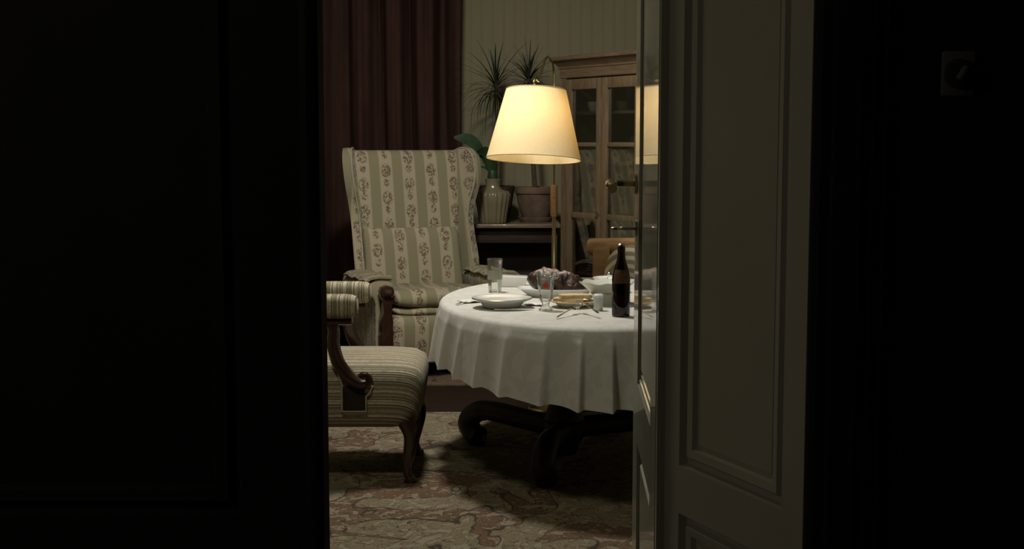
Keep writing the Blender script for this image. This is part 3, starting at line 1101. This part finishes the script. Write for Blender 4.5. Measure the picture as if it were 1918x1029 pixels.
f1 = obj('fork', fork_mesh(0.20), 'steel')
f1.location = (0.165, 4.935, CT + 0.004)
f1.rotation_euler = (math.radians(8), math.radians(-5), math.radians(62))
tag(f1, 'shiny fork with raised tines lying near the front edge of the table', 'fork')
f2 = obj('fork', fork_mesh(), 'steel')
f2.location = (0.325, 4.955, CT + 0.016)
f2.rotation_euler = (math.radians(-4), math.radians(-7), math.radians(112))
tag(f2, 'second fork, tines crossing the shiny fork, in front of the salt shaker', 'fork')
b = B()
b.prism([(0, -0.006), (0.085, -0.007), (0.09, -0.004), (0.20, -0.001), (0.19, 0.010), (0.09, 0.009), (0, 0.006)], up, 0.001, 0.0065, 0.0018, 1)
b.xform(Matrix.Scale(0.78, 4))
kn = obj('knife', b, 'steel')
kn.location = (-0.07, 5.195, CT + 0.001)
kn.rotation_euler = (0, 0, math.radians(3))
tag(kn, 'steel table knife lying in front of the white plate', 'knife')
f3 = obj('spoon', B().tube(smooth([(0, 0, 0.004), (0.07, 0, 0.006), (0.12, 0, 0.007), (0.135, 0, 0.006), (0.155, 0, 0.005), (0.175, 0, 0.006)], 4), [0.006, 0.0055, 0.005, 0.0045, 0.004, 0.0038, 0.0035, 0.0032, 0.003, 0.003, 0.003, 0.004, 0.007, 0.011, 0.015, 0.018, 0.019, 0.018, 0.014, 0.009, 0.004], 10, flat=0.3), 'steel')
f3.location = (-0.225, 5.36, CT)
f3.rotation_euler = (0, 0, math.radians(62))
tag(f3, 'spoon lying on the cloth left of the white plate', 'spoon')
# paper napkins
for nm, loc, rz, wv, lab in [('napkin', (-0.165, 5.47, CT + 0.002), 0.5, 0.10, 'crumpled white napkin by the spoon at the left table edge'), ('napkin', (0.095, 5.36, CT + 0.002), -0.35, 0.085, 'folded white napkin between the plate and the beer glass')]:
    b = B()
    g_ = []
    for i in range(13):
        row = []
        for j in range(9):
            u, v = i / 12 - 0.5, j / 8 - 0.5
            row.append(b.bm.verts.new((u * wv, v * wv * 0.75, 0.003 + 0.006 * abs(math.sin(u * 7 + v * 4 + 1)) * (1 - abs(u)))))
        g_.append(row)
    for i in range(12):
        for j in range(8):
            b.bm.faces.new((g_[i][j], g_[i + 1][j], g_[i + 1][j + 1], g_[i][j + 1]))
    o = obj(nm, b, 'paper_white', ang=60)
    o.modifiers.new('thickness', 'SOLIDIFY').thickness = 0.0025
    o.location = loc
    o.rotation_euler = (0, 0, rz)
    tag(o, lab, 'napkin')

# salad bowl with scalloped rim, another bowl behind, shaker, bottle, jug
scal = lambda a, z: 1 + 0.022 * math.cos(8 * a) * max(0, min(1, (z - 0.04) / 0.05))
bowl_p = [(0, 0.003), (0.045, 0.003), (0.048, 0.0), (0.050, 0.005), (0.060, 0.035), (0.082, 0.065), (0.110, 0.088), (0.110, 0.092), (0.080, 0.070), (0.056, 0.040), (0.045, 0.012), (0, 0.010)]
t = thing('salad_bowl', 'large white bowl with a scalloped flaring rim behind the salt shaker', 'bowl', (0.385, 5.40, CT))
b = B().lathe(bowl_p, n=64, mod=scal)
for v in b.bm.verts:
    r = math.hypot(v.co.x, v.co.y)
    if r > 0.08:
        v.co.z += 0.0035 * math.cos(8 * math.atan2(v.co.y, v.co.x)) * (r - 0.08) / 0.03
obj('body', b, 'china_g', t)
b = B().lathe([(0, 0.060), (0.03, 0.066), (0.06, 0.062), (0.074, 0.052), (0.05, 0.035), (0, 0.03)], n=40, mod=lambda a, z: 1 + 0.06 * math.sin(7 * a))
tag(obj('salad', b, 'bread'), 'pale salad filling the scalloped white bowl', 'salad').location = (0.385, 5.40, CT)
t = thing('sauce_bowl', 'small white bowl standing behind the scalloped bowl', 'bowl', (0.428, 5.84, CT))
obj('body', B().lathe([(r * 0.66, z * 0.72) for r, z in bowl_p], n=48, mod=scal), 'china', t)
b = B()
b.tube(smooth([(0, 0, 0.02), (0.02, 0.0, 0.05), (0.045, 0, 0.082)], 5), 0.003, 8)
ms = Matrix.Translation((0.054, 0, 0.094)) @ Matrix.Rotation(math.radians(-50), 4, 'Y')
e_ = B().lathe([(0, -0.018), (0.007, -0.015), (0.0105, -0.006), (0.0105, 0.005), (0.007, 0.013), (0, 0.017)], n=20).xform(ms)
me_ = bpy.data.meshes.new('tmp')
e_.bm.to_mesh(me_)
b.bm.from_mesh(me_)
bpy.data.meshes.remove(me_)
o = obj('serving_spoon', b, 'steel', ang=80)
o.location = (0.378, 5.835, CT - 0.016)
tag(o, 'bright metal serving spoon standing in the small white bowl', 'spoon')
t = thing('salt_shaker', 'little milky salt shaker left of the brown bottle', 'shaker', (0.338, 5.19, CT))
obj('body', B().lathe([(0, 0), (0.016, 0), (0.0185, 0.004), (0.018, 0.03), (0.0195, 0.05), (0.0195, 0.054), (0, 0.054)], n=24), 'salt', t)
obj('cap', B().lathe([(0.0195, 0.053), (0.020, 0.055), (0.020, 0.061), (0.015, 0.066), (0, 0.067)], n=24), 'china', t)

bt = thing('beer_bottle', 'brown glass beer bottle at the right of the table by the door', 'bottle', (0.412, 5.016, CT))
H_, R_ = 0.268, 0.0345
bot = [(0, 0.004), (0.026, 0.002), (0.031, 0.0), (0.0340, 0.004), (R_, 0.012), (R_, 0.142), (0.0325, 0.162), (0.026, 0.186), (0.0185, 0.208), (0.0150, 0.226), (0.0138, 0.246), (0.0150, 0.249), (0.0150, 0.258), (0.0138, 0.261), (0.0138, H_), (0.0100, H_), (0.0105, 0.24), (0.0125, 0.226), (0.016, 0.206), (0.0235, 0.184), (0.030, 0.160), (0.0322, 0.142), (0.0322, 0.012), (0.028, 0.006), (0, 0.007)]
obj('body', B().lathe(bot, n=44), 'amber', bt)
obj('beer', B().lathe([(0, 0.0085), (0.029, 0.0085), (0.0318, 0.013), (0.0318, 0.118), (0, 0.118)], n=40), 'beer', bt, label='dark beer filling the lower half')
b = B()
b.lathe([(0.0350, 0.128), (0.0349, 0.142), (0.0330, 0.163), (0.0290, 0.179)], n=44)
for f_ in [f for f in b.bm.faces if abs(math.atan2(f.calc_center_median().y, f.calc_center_median().x) + PI / 2) > 0.95]:
    b.bm.faces.remove(f_)
obj('shoulder_label', b, plain('brown_label', (0.055, 0.028, 0.013), 0.4, 0.4, 60.0), bt, label='faded brown label on the shoulder')
obj('stopper', B().lathe([(0.0142, 0.266), (0.0142, 0.272), (0.010, 0.276), (0, 0.277), ], n=20), 'nickel', bt, label='pale metal cap')

t = thing('jug', 'bluish white jug behind the brown bottle, half hidden by the open door', 'jug', (0.565, 5.42, CT))
obj('body', B().lathe([(0, 0.0), (0.045, 0.0), (0.050, 0.006), (0.064, 0.04), (0.066, 0.07), (0.052, 0.115), (0.044, 0.14), (0.050, 0.165), (0.048, 0.167), (0.041, 0.14), (0.048, 0.115), (0.061, 0.07), (0.045, 0.01), (0, 0.008)], n=36), plain('bluish_china', (0.52, 0.54, 0.60), 0.2, 0.03, 8.0, coat=0.5), t)
obj('handle', B().tube(smooth([(0.045, 0, 0.145), (0.085, 0, 0.14), (0.10, 0, 0.10), (0.085, 0, 0.06), (0.062, 0, 0.045)], 6), 0.007, 10), 'china', t)
t = thing('side_plate', 'white plate at the right end of the table beyond the bottle', 'plate', (0.74, 5.35, CT))
obj('body', B().lathe(plate_prof(0.105, 0.022), n=48), 'china', t)

# ------------------------------------------------------------------ floor lamp
lp = thing('floor_lamp', 'brass floor lamp with a glowing cream shade leaning over the table', 'floor lamp', (0.212, 6.74, FZ - 0.012))
S0 = Vector((-0.098, -0.39, 0))
obj('base', B().lathe([(0, 0), (0.13, 0), (0.135, 0.006), (0.13, 0.016), (0.06, 0.024), (0.02, 0.034), (0.014, 0.05), (0, 0.05)], n=40), 'brass', lp)
obj('pole', B().tube([(0, 0, 0.04), (0, 0, 1.02)], 0.0095, 14), 'brass', lp)
obj('grip', B().lathe([(0, 0.985), (0.016, 0.985), (0.0185, 0.995), (0.0185, 1.135), (0.016, 1.145), (0, 1.145)], n=20), 'oak', lp, label='turned wooden grip on the pole')
arm_path = smooth([(0, 0, 1.13), (0, 0, 1.40), (0, 0, 1.62), (-0.003, -0.02, 1.70), (-0.014, -0.08, 1.752), (-0.035, -0.16, 1.772), (-0.052, -0.22, 1.755), (-0.070, -0.29, 1.70), (-0.088, -0.36, 1.645)], 8)
obj('arm', B().tube(arm_path, 0.0055, 12), 'brass', lp)
obj('hook', B().tube(smooth([(-0.088, -0.36, 1.645), (-0.100, -0.375, 1.655), (-0.108, -0.385, 1.640), (-0.1, -0.39, 1.622), (-0.098, -0.39, 1.60)], 5), 0.006, 10), 'brass', lp)
tilt = Matrix.Translation(S0 + Vector((0, 0, 1.602))) @ Matrix.Rotation(math.radians(2.2), 4, 'Y') @ Matrix.Rotation(math.radians(-6.2), 4, 'X') @ Matrix.Translation((0, 0, -1.61))
b = B()
rt, rb, zt, zb_ = 0.142, 0.2235, 1.612, 1.285
rings_ = []
for k in range(9):
    s_ = k / 8
    rings_.append((rt + (rb - rt) * s_, zt + (zb_ - zt) * s_))
b.lathe(rings_, n=72)
b.xform(tilt)
sh = obj('lamp_shade', b, 'shade', lp, label='glowing cream cloth shade')
for r_, z_ in ((rt, zt), (rb, zb_)):
    b = B().tube([(r_ * math.cos(a), r_ * math.sin(a), z_) for a in [2 * PI * i / 72 for i in range(73)]], 0.0022, 8, cap=False)
    b.xform(tilt)
    obj('trim_band', b, plain('shade_braid', (0.42, 0.32, 0.19), 0.8, 0.1, 60.0), sh)
b = B().lathe([(0, 1.44), (0.018, 1.447), (0.029, 1.466), (0.030, 1.485), (0.022, 1.51), (0.013, 1.53), (0, 1.53)], n=20)
b.xform(tilt)
obj('bulb', b, 'bulb', lp, label='lit bulb')
b = B().lathe([(0, 1.53), (0.018, 1.53), (0.018, 1.60), (0, 1.60)], n=16)
for a in (0.3, 0.3 + 2 * PI / 3, 0.3 + 4 * PI / 3):
    b.tube([(0.015 * math.cos(a), 0.015 * math.sin(a), 1.595), (rt * math.cos(a), rt * math.sin(a), zt)], 0.002, 6)
b.xform(tilt)
obj('socket', b, 'brass', lp)

# ------------------------------------------------------------------ wooden chair beyond the table, with striped cushion
ch = thing('wooden_chair', 'honey brown wooden chair with rolled top rail beyond the table', 'chair', (0.675, 6.74, 0), 0.0)
b = B()
secs = []
for x, k_ in [(-0.292, 0.3), (-0.288, 0.75), (-0.275, 1.0), (-0.15, 1.0), (0, 1.0), (0.15, 1.0), (0.275, 1.0), (0.288, 0.75), (0.292, 0.3)]:
    yb = 0.12 + 0.03 * (1 - (x / 0.29) ** 2)
    secs.append([(x, yb + 0.022 * k_ * math.cos(2 * PI * i / 16), 0.825 + 0.042 * k_ * math.sin(2 * PI * i / 16)) for i in range(16)])
b.loft(secs)
obj('top_rail', b, 'oak', ch)
for sx in (-1, 1):
    obj('post', B().prism([(sx * 0.215 - 0.043, 0.105), (sx * 0.215 + 0.043, 0.105), (sx * 0.215 + 0.043, 0.145), (sx * 0.215 - 0.043, 0.145)], up, 0.40, 0.82, 0.004), 'oak', ch)
    obj('leg', B().tube(smooth([(sx * 0.21, 0.12, 0.42), (sx * 0.21, 0.14, 0.2), (sx * 0.21, 0.18, FZ * 0)], 4), [0.024] * 4 + [0.02] * 4 + [0.018], 10), 'oak', ch)
    obj('leg', B().tube([(sx * 0.2, -0.15, 0.42), (sx * 0.2, -0.16, 0.0)], [0.024, 0.016], 10), 'oak', ch)
obj('back_slat', B().box((0, 0.128, 0.60), (0.36, 0.018, 0.06), 0.004), 'oak', ch)
obj('seat', B().box((0, -0.02, 0.435), (0.47, 0.32, 0.045), 0.015, 3), 'oak', ch)
b = B()
secs = []
for k in range(13):
    s_ = -1 + 2 * k / 12
    e = math.sqrt(max(0.02, 1 - s_ ** 2))
    secs.append([(0.17 * e ** 0.7 * math.copysign(abs(math.cos(a)) ** 0.75, math.cos(a)), s_ * 0.055, 0.19 * e ** 0.7 * math.copysign(abs(math.sin(a)) ** 0.75, math.sin(a))) for a in [2 * PI * i / 40 for i in range(40)]])
b.loft(secs)
m_, nt_, out_ = new_mat('looped_stripe')
g_ = G(nt_)
x_, y_, z_ = g_.xyz(g_.coords())
rad_ = g_.m('SQRT', g_.m('ADD', g_.m('POWER', g_.m('ADD', x_, 0.05), 2.0), g_.m('POWER', g_.m('MULTIPLY', g_.m('ADD', z_, 0.06), 0.8), 2.0)))
st_ = g_.smooth(g_.m('SINE', g_.m('MULTIPLY', rad_, 2 * PI / 0.034)), -0.1, 0.25)
finish(m_, nt_, out_, g_.mix(st_, (0.19, 0.17, 0.11), (0.46, 0.43, 0.34)), 0.85)
cu2 = obj('cushion', b, m_, ang=80)
cu2.location = (0.640, 6.775, 0.650)
cu2.rotation_euler = (math.radians(-8), 0, 0)
tag(cu2, 'rounded striped cushion leaning on the wooden chair back behind the bottle', 'cushion')

# ------------------------------------------------------------------ console table with plants
CZ = 0.842
cs = thing('console_table', 'dark console table carrying the plants against the back wall', 'table', (0.0, 8.76, 0))
b = B().box((0.01, 0.0, CZ - 0.014), (0.60, 0.52, 0.028), 0.008, 3)
obj('top', b, wood('console_top', (0.16, 0.12, 0.08), 0.35, 'x', 0.3, 0.3), cs)
obj('apron', B().box((0.01, -0.01, 0.765), (0.53, 0.36, 0.10), 0.004), wood('console_apron', (0.036, 0.021, 0.015), 0.5, 'x'), cs)
for sx in (-1, 1):
    for sy in (-1, 1):
        b = B().prism([(-0.018, -0.018), (0.018, -0.018), (0.018, 0.018), (-0.018, 0.018)], lambda u, v, t_, sx=sx, sy=sy: (0.01 + sx * 0.262 + u, sy * 0.175 + v, t_), 0.0, 0.815, 0.004)
        obj('leg', b, 'pine' if (sx < 0 and sy < 0) else 'black_wood', cs)
obj('lower_panel', B().box((0.01, 0.10, 0.40), (0.50, 0.02, 0.60), 0.004), plain('dull_panel', (0.045, 0.038, 0.030), 0.7, 0.25, 5.0), cs)


def dracaena(name, label, loc, trunk_top, droop, seed, pot_fn, spike, reach=1.0):
    t = thing(name, label, 'plant', loc)
    pot_fn(t)
    obj('trunk', B().tube(smooth([(0, 0, 0.15), (trunk_top[0] * 0.3, 0.01, 0.35), (trunk_top[0] * 0.8, trunk_top[1], trunk_top[2] * 0.8), trunk_top], 6), [0.018 - 0.0003 * i for i in range(19)], 10), 'stem', t)
    rnd = random.Random(seed)
    b = B()
    tx, ty, tz = trunk_top
    for k in range(72):
        az = k * 2.39996 + rnd.uniform(-0.2, 0.2)
        f = k / 71                        # 0 = lowest, oldest leaves; 1 = the upright heart
        el = math.radians(-25 + 105 * f ** 1.3 + rnd.uniform(-8, 8))
        ln = (reach if math.sin(az) < 0.3 else min(1.0, reach) * 0.8) * rnd.uniform(0.22, 0.34) * (1.0 if f < 0.9 else 0.85)
        dr = droop * (1.15 - f) * rnd.uniform(0.8, 1.2)
        p = Vector((tx, ty, tz - 0.07 * (1 - f)))
        path, wd = [], []
        st = 9
        for i in range(st + 1):
            path.append(p.copy())
            s_ = i / st
            wd.append(0.0062 * (0.5 + 1.2 * s_ if s_ < 0.35 else 1.0 * (1 - s_) ** 0.7 + 0.03))
            ee = el - dr * s_ ** 1.2
            ee = max(ee, math.radians(-86))
            p = p + Vector((math.cos(az) * math.cos(ee), math.sin(az) * math.cos(ee), math.sin(ee))) * (ln / st)
        b.strip(path, wd, (-math.sin(az), math.cos(az), 0), 0.35)
    for az, lean, ln in spike:
        p = Vector((tx, ty, tz))
        path, wd = [], []
        for i in range(9):
            path.append(p.copy())
            s_ = i / 8
            wd.append(0.008 * (1 - s_) ** 0.8 + 0.0006)
            ee = math.radians(90) - lean * (0.4 + s_)
            p = p + Vector((math.cos(az) * math.cos(ee), math.sin(az) * math.cos(ee), math.sin(ee))) * (ln / 8)
        b.strip(path, wd, (1, 0, 0), 0.3)
    obj('leaves', b, 'dleaf', t)
    return t


def dark_pot(t):
    obj('pot', B().lathe([(0, 0), (0.085, 0), (0.09, 0.006), (0.105, 0.06), (0.124, 0.19), (0.130, 0.215), (0.130, 0.232), (0.122, 0.232), (0.116, 0.20), (0, 0.20)], n=36), 'dark_pot', t)


def clay_pot(t):
    obj('pot', B().lathe([(0, 0.022), (0.085, 0.022), (0.098, 0.05), (0.118, 0.12), (0.128, 0.185), (0.137, 0.187), (0.140, 0.20), (0.138, 0.228), (0.128, 0.230), (0.122, 0.195), (0, 0.19)], n=40), 'terracotta', t)
    obj('saucer', B().lathe([(0, 0), (0.10, 0), (0.115, 0.02), (0.118, 0.034), (0.112, 0.034), (0.104, 0.012), (0, 0.012)], n=36), 'terracotta', t)


dracaena('potted_dracaena', 'left spiky dracaena growing from the dark pot behind the ribbed vase', (-0.112, 8.87, CZ), (0.005, -0.05, 0.90), 2.0, 3, dark_pot,
         [(PI, 0.10, 0.20), (0.4, 0.16, 0.16), (PI, 0.25, 0.24)], 1.25)
dracaena('potted_dracaena', 'right spiky dracaena growing from the broad clay pot on a saucer', (0.155, 8.77, CZ), (-0.045, 0.02, 0.935), 1.9, 11, clay_pot,
         [(PI, 0.12, 0.27), (0.2, 0.15, 0.15), (PI, 0.3, 0.17)])

VX, VY = -0.124, 8.595
t = thing('ribbed_vase', 'ribbed glass vase with narrow neck on the console table', 'vase', (VX, VY, CZ))
rib = lambda a, z: 1 + (0.035 * math.cos(18 * a) if z < 0.20 else 0.01 * math.cos(18 * a))
obj('body', B().lathe([(0, 0.0), (0.078, 0.0), (0.084, 0.008), (0.090, 0.05), (0.104, 0.13), (0.113, 0.185), (0.102, 0.205), (0.058, 0.217), (0.046, 0.235), (0.046, 0.26), (0.050, 0.285), (0.046, 0.287), (0.041, 0.26), (0.041, 0.235), (0, 0.225)], n=108, mod=rib), 'ribglass', t, ang=60)
t = thing('leafy_plant', 'broad leaved green plant standing in the ribbed vase', 'plant', (VX, VY, CZ))
stem_b = B().lathe([(0, 0.23), (0.030, 0.23), (0.034, 0.30), (0.028, 0.34), (0, 0.345)], n=20)
obj('stem', stem_b, 'bleaf', t)
for tip, mid, wd_, sd in [((-0.245, -0.06, 0.550), (-0.10, -0.03, 0.495), 0.042, (0.25, 0.35, 0.9)), ((-0.10, -0.10, 0.46), (-0.035, -0.03, 0.44), 0.034, (0.6, 0.2, 0.75)), ((0.03, -0.02, 0.52), (0.0, -0.02, 0.42), 0.024, (1, 0.2, 0)),
                          ((0.125, 0.02, 0.42), (0.05, 0.0, 0.39), 0.013, (0.4, 0.7, 0.3)), ((-0.15, -0.02, 0.32), (-0.06, -0.02, 0.36), 0.010, (0.5, 0.6, 0.5)), ((0.07, -0.05, 0.60), (0.03, -0.03, 0.46), 0.026, (0.8, 0.5, 0))]:
    path = smooth([(0, 0, 0.30), tuple(0.5 * (q + r) for q, r in zip((0, 0, 0.32), mid)), mid, tuple(0.5 * (q + r) + (0.015 if i == 2 else 0) for i, (q, r) in enumerate(zip(mid, tip))), tip], 5)
    n_ = len(path)
    wds = [wd_ * (0.35 + 0.65 * math.sin(min(1, i / (n_ * 0.6)) * PI / 2)) * (1 if i < n_ * 0.6 else max(0.03, 1 - ((i - n_ * 0.6) / (n_ * 0.4)) ** 1.6)) for i in range(n_)]
    lf = obj('leaf', B().strip(path, wds, Vector(sd).normalized(), 0.15), 'bleaf', t, ang=80)

# ------------------------------------------------------------------ glass fronted cabinet, standing at an angle
CA = math.atan2(-0.83, 0.56)
CW, CD = 0.83, 0.36
cb = thing('display_cabinet', 'brown wooden display cabinet with glazed doors at the back right', 'cabinet', (0.300, 8.22, 0), CA)
b = B()
b.box((0.025, CD / 2, 0.93), (0.05, CD, 1.70))
b.box((CW - 0.025, CD / 2, 0.93), (0.05, CD, 1.70))
b.box((CW / 2, CD / 2, 0.05), (CW, CD, 0.10))
b.box((CW / 2, CD / 2, 1.80), (CW, CD, 0.08))
obj('carcass', b, 'pine', cb)
obj('back_board', B().box((CW / 2, CD - 0.008, 0.93), (CW - 0.1, 0.012, 1.66)), 'cabinet_in', cb)
b = B()
prof_c = [(0.0, 1.745), (0.006, 1.75), (0.006, 1.80), (0.012, 1.806), (0.012, 1.815), (0.03, 1.838), (0.048, 1.85), (0.055, 1.853), (0.055, 1.872), (0.048, 1.876), (0.0, 1.876)]
secs = []
for x in (-1, 1):
    pass
# moulded crown with mitred left end
ring = [[(-o_, -o_, z) for o_, z in prof_c], [(CW + o_, -o_, z) for o_, z in prof_c], [(CW + o_, CD, z) for o_, z in prof_c]]
left = [[(-o_, CD, z) for o_, z in prof_c]]
b.loft(left + ring, cap=True)
b.box((CW / 2, CD / 2, 1.86), (CW - 0.01, CD - 0.01, 0.03))
obj('cornice', b, 'pine_x', cb)
shelves_z = [0.56, 0.905, 1.235, 1.535]
for z in shelves_z:
    obj('shelf', B().box((CW / 2, CD / 2 + 0.015, z), (CW - 0.1, CD - 0.06, 0.018), 0.003), 'shelf', cb)
for (xa, xb, sl, sr) in [(0.052, 0.4135, 0.075, 0.042), (0.4165, 0.778, 0.060, 0.050)]:
    b = B()
    z0, z1 = 0.105, 1.738
    yc, th = -0.006, 0.024
    b.box(((xa + xa + sl) / 2, yc, (z0 + z1) / 2), (sl, th, z1 - z0), 0.004)
    b.box(((xb + xb - sr) / 2, yc, (z0 + z1) / 2), (sr, th, z1 - z0), 0.004)
    for (za, zb) in [(z0, 0.18), (0.905, 0.94), (1.335, 1.36), (1.675, z1)]:
        b.box(((xa + sl + xb - sr) / 2, yc, (za + zb) / 2), (xb - sr - xa - sl + 0.006, th - 0.003, zb - za), 0.003)
    dr = obj('door', b, 'pine', cb)
    obj('pane', B().box(((xa + sl + xb - sr) / 2, yc + 0.004, (z0 + z1) / 2), (xb - sr - xa - sl + 0.004, 0.003, z1 - z0 - 0.02)), 'pane', dr)
    if xa < 0.2:
        kb = B()
        kb.lathe([(0, 0), (0.011, 0), (0.012, 0.004), (0, 0.005)], (xb - 0.02, yc - 0.012, 0.945), 16, rot=RX)
        kb.tube([(xb - 0.02 + 0.013 * math.cos(a), yc - 0.022, 0.938 + 0.013 * math.sin(a)) for a in [2 * PI * i / 16 for i in range(17)]], 0.0025, 8, cap=False)
        obj('key_ring', kb, 'nickel', dr)


def cab(x, y, z):
    return (cb.location.x + x * math.cos(CA) - y * math.sin(CA), cb.location.y + x * math.sin(CA) + y * math.cos(CA), z)


src = {}
tumb = [(0, 0.003), (0.024, 0.003), (0.026, 0), (0.030, 0.09), (0.029, 0.09), (0.0245, 0.007), (0, 0.007)]
wine = [(0, 0.002), (0.028, 0.0), (0.028, 0.003), (0.005, 0.008), (0.004, 0.06), (0.012, 0.072), (0.027, 0.095), (0.029, 0.125), (0.025, 0.15), (0.0242, 0.15), (0.028, 0.125), (0.026, 0.097), (0.008, 0.076), (0, 0.074)]
cupp = [(0, 0.002), (0.024, 0.0), (0.027, 0.004), (0.038, 0.03), (0.042, 0.06), (0.0405, 0.06), (0.036, 0.03), (0.024, 0.008), (0, 0.007)]
place = {1.535: 'top shelf', 1.235: 'second shelf', 0.905: 'third shelf', 0.56: 'lowest shelf'}
items = [
    ('cup', 0.170, 0.12, 1.535, 'pale china cup at the left of the top cabinet shelf'),
    ('cup', 0.275, 0.13, 1.535, 'pale china cup second from left on the top cabinet shelf'),
    ('cup', 0.335, 0.20, 1.535, 'pale china cup third from left on the top cabinet shelf'),
    ('wine_glass', 0.50, 0.12, 1.535, 'wine glass at the left behind the right door on the top cabinet shelf'),
    ('wine_glass', 0.57, 0.17, 1.535, 'wine glass in the middle behind the right door on the top cabinet shelf'),
    ('wine_glass', 0.64, 0.10, 1.535, 'wine glass at the right behind the right door on the top cabinet shelf'),
    ('tumbler', 0.685, 0.19, 1.535, 'small tumbler at the far right of the top cabinet shelf'),
    ('tumbler', 0.18, 0.11, 1.235, 'small tumbler at the left of the second cabinet shelf'),
    ('tumbler', 0.29, 0.14, 1.235, 'small tumbler behind the left door stile on the second cabinet shelf'),
    ('wine_glass', 0.545, 0.13, 1.235, 'wine glass at the left behind the right door on the second cabinet shelf'),
    ('cup', 0.60, 0.10, 1.235, 'pale china cup behind the right door on the second cabinet shelf'),
    ('tumbler', 0.67, 0.11, 1.235, 'small tumbler at the right of the second cabinet shelf'),
    ('wine_glass', 0.20, 0.11, 0.905, 'wine glass at the left of the third cabinet shelf'),
    ('tumbler', 0.265, 0.14, 0.905, 'small tumbler second from left on the third cabinet shelf'),
    ('wine_glass', 0.33, 0.10, 0.905, 'wine glass beside the key on the third cabinet shelf'),
    ('tumbler', 0.53, 0.12, 0.905, 'small tumbler at the left behind the right door on the third cabinet shelf'),
    ('wine_glass', 0.615, 0.11, 0.905, 'wine glass behind the brass door lever on the third cabinet shelf'),
    ('cup', 0.69, 0.14, 0.905, 'pale china cup at the right of the third cabinet shelf'),
]
for kind, x, y, z, lab in items:
    loc = cab(x, y, z + 0.0095)
    catn = {'cup': 'cup', 'wine_glass': 'glass', 'tumbler': 'glass'}[kind]
    if kind not in src:
        t = thing(kind, lab, catn, loc, 0.6, {'cup': 'china cups in the cabinet', 'wine_glass': 'wine glasses in the cabinet', 'tumbler': 'small tumblers in the cabinet'}[kind])
        obj('body', B().lathe({'cup': cupp, 'wine_glass': wine, 'tumbler': tumb}[kind], n=28), 'cream_china' if kind == 'cup' else 'glass', t)
        if kind == 'cup':
            obj('handle', B().tube(smooth([(0.038, 0, 0.05), (0.058, 0, 0.048), (0.06, 0, 0.03), (0.036, 0, 0.018)], 5), 0.0035, 8), 'cream_china', t)
        src[kind] = t
    else:
        copy_thing(src[kind], loc, lab, 0.6 + x * 3)
for k in range(4):
    t = B().lathe(plate_prof(0.10 - 0.004 * k, 0.016, 0.003), n=40)
    o = obj('plate', t, 'china_g')
    o.location = cab(0.20, 0.17, 0.5695 + 0.0135 * k)
    tag(o, ['pale plate at the bottom of the stack on the lowest cabinet shelf', 'pale plate second from the bottom of the stack in the cabinet', 'pale plate second from the top of the stack in the cabinet', 'pale plate topmost of the stack on the lowest cabinet shelf'][k], 'plate', 'plates stacked in the cabinet')
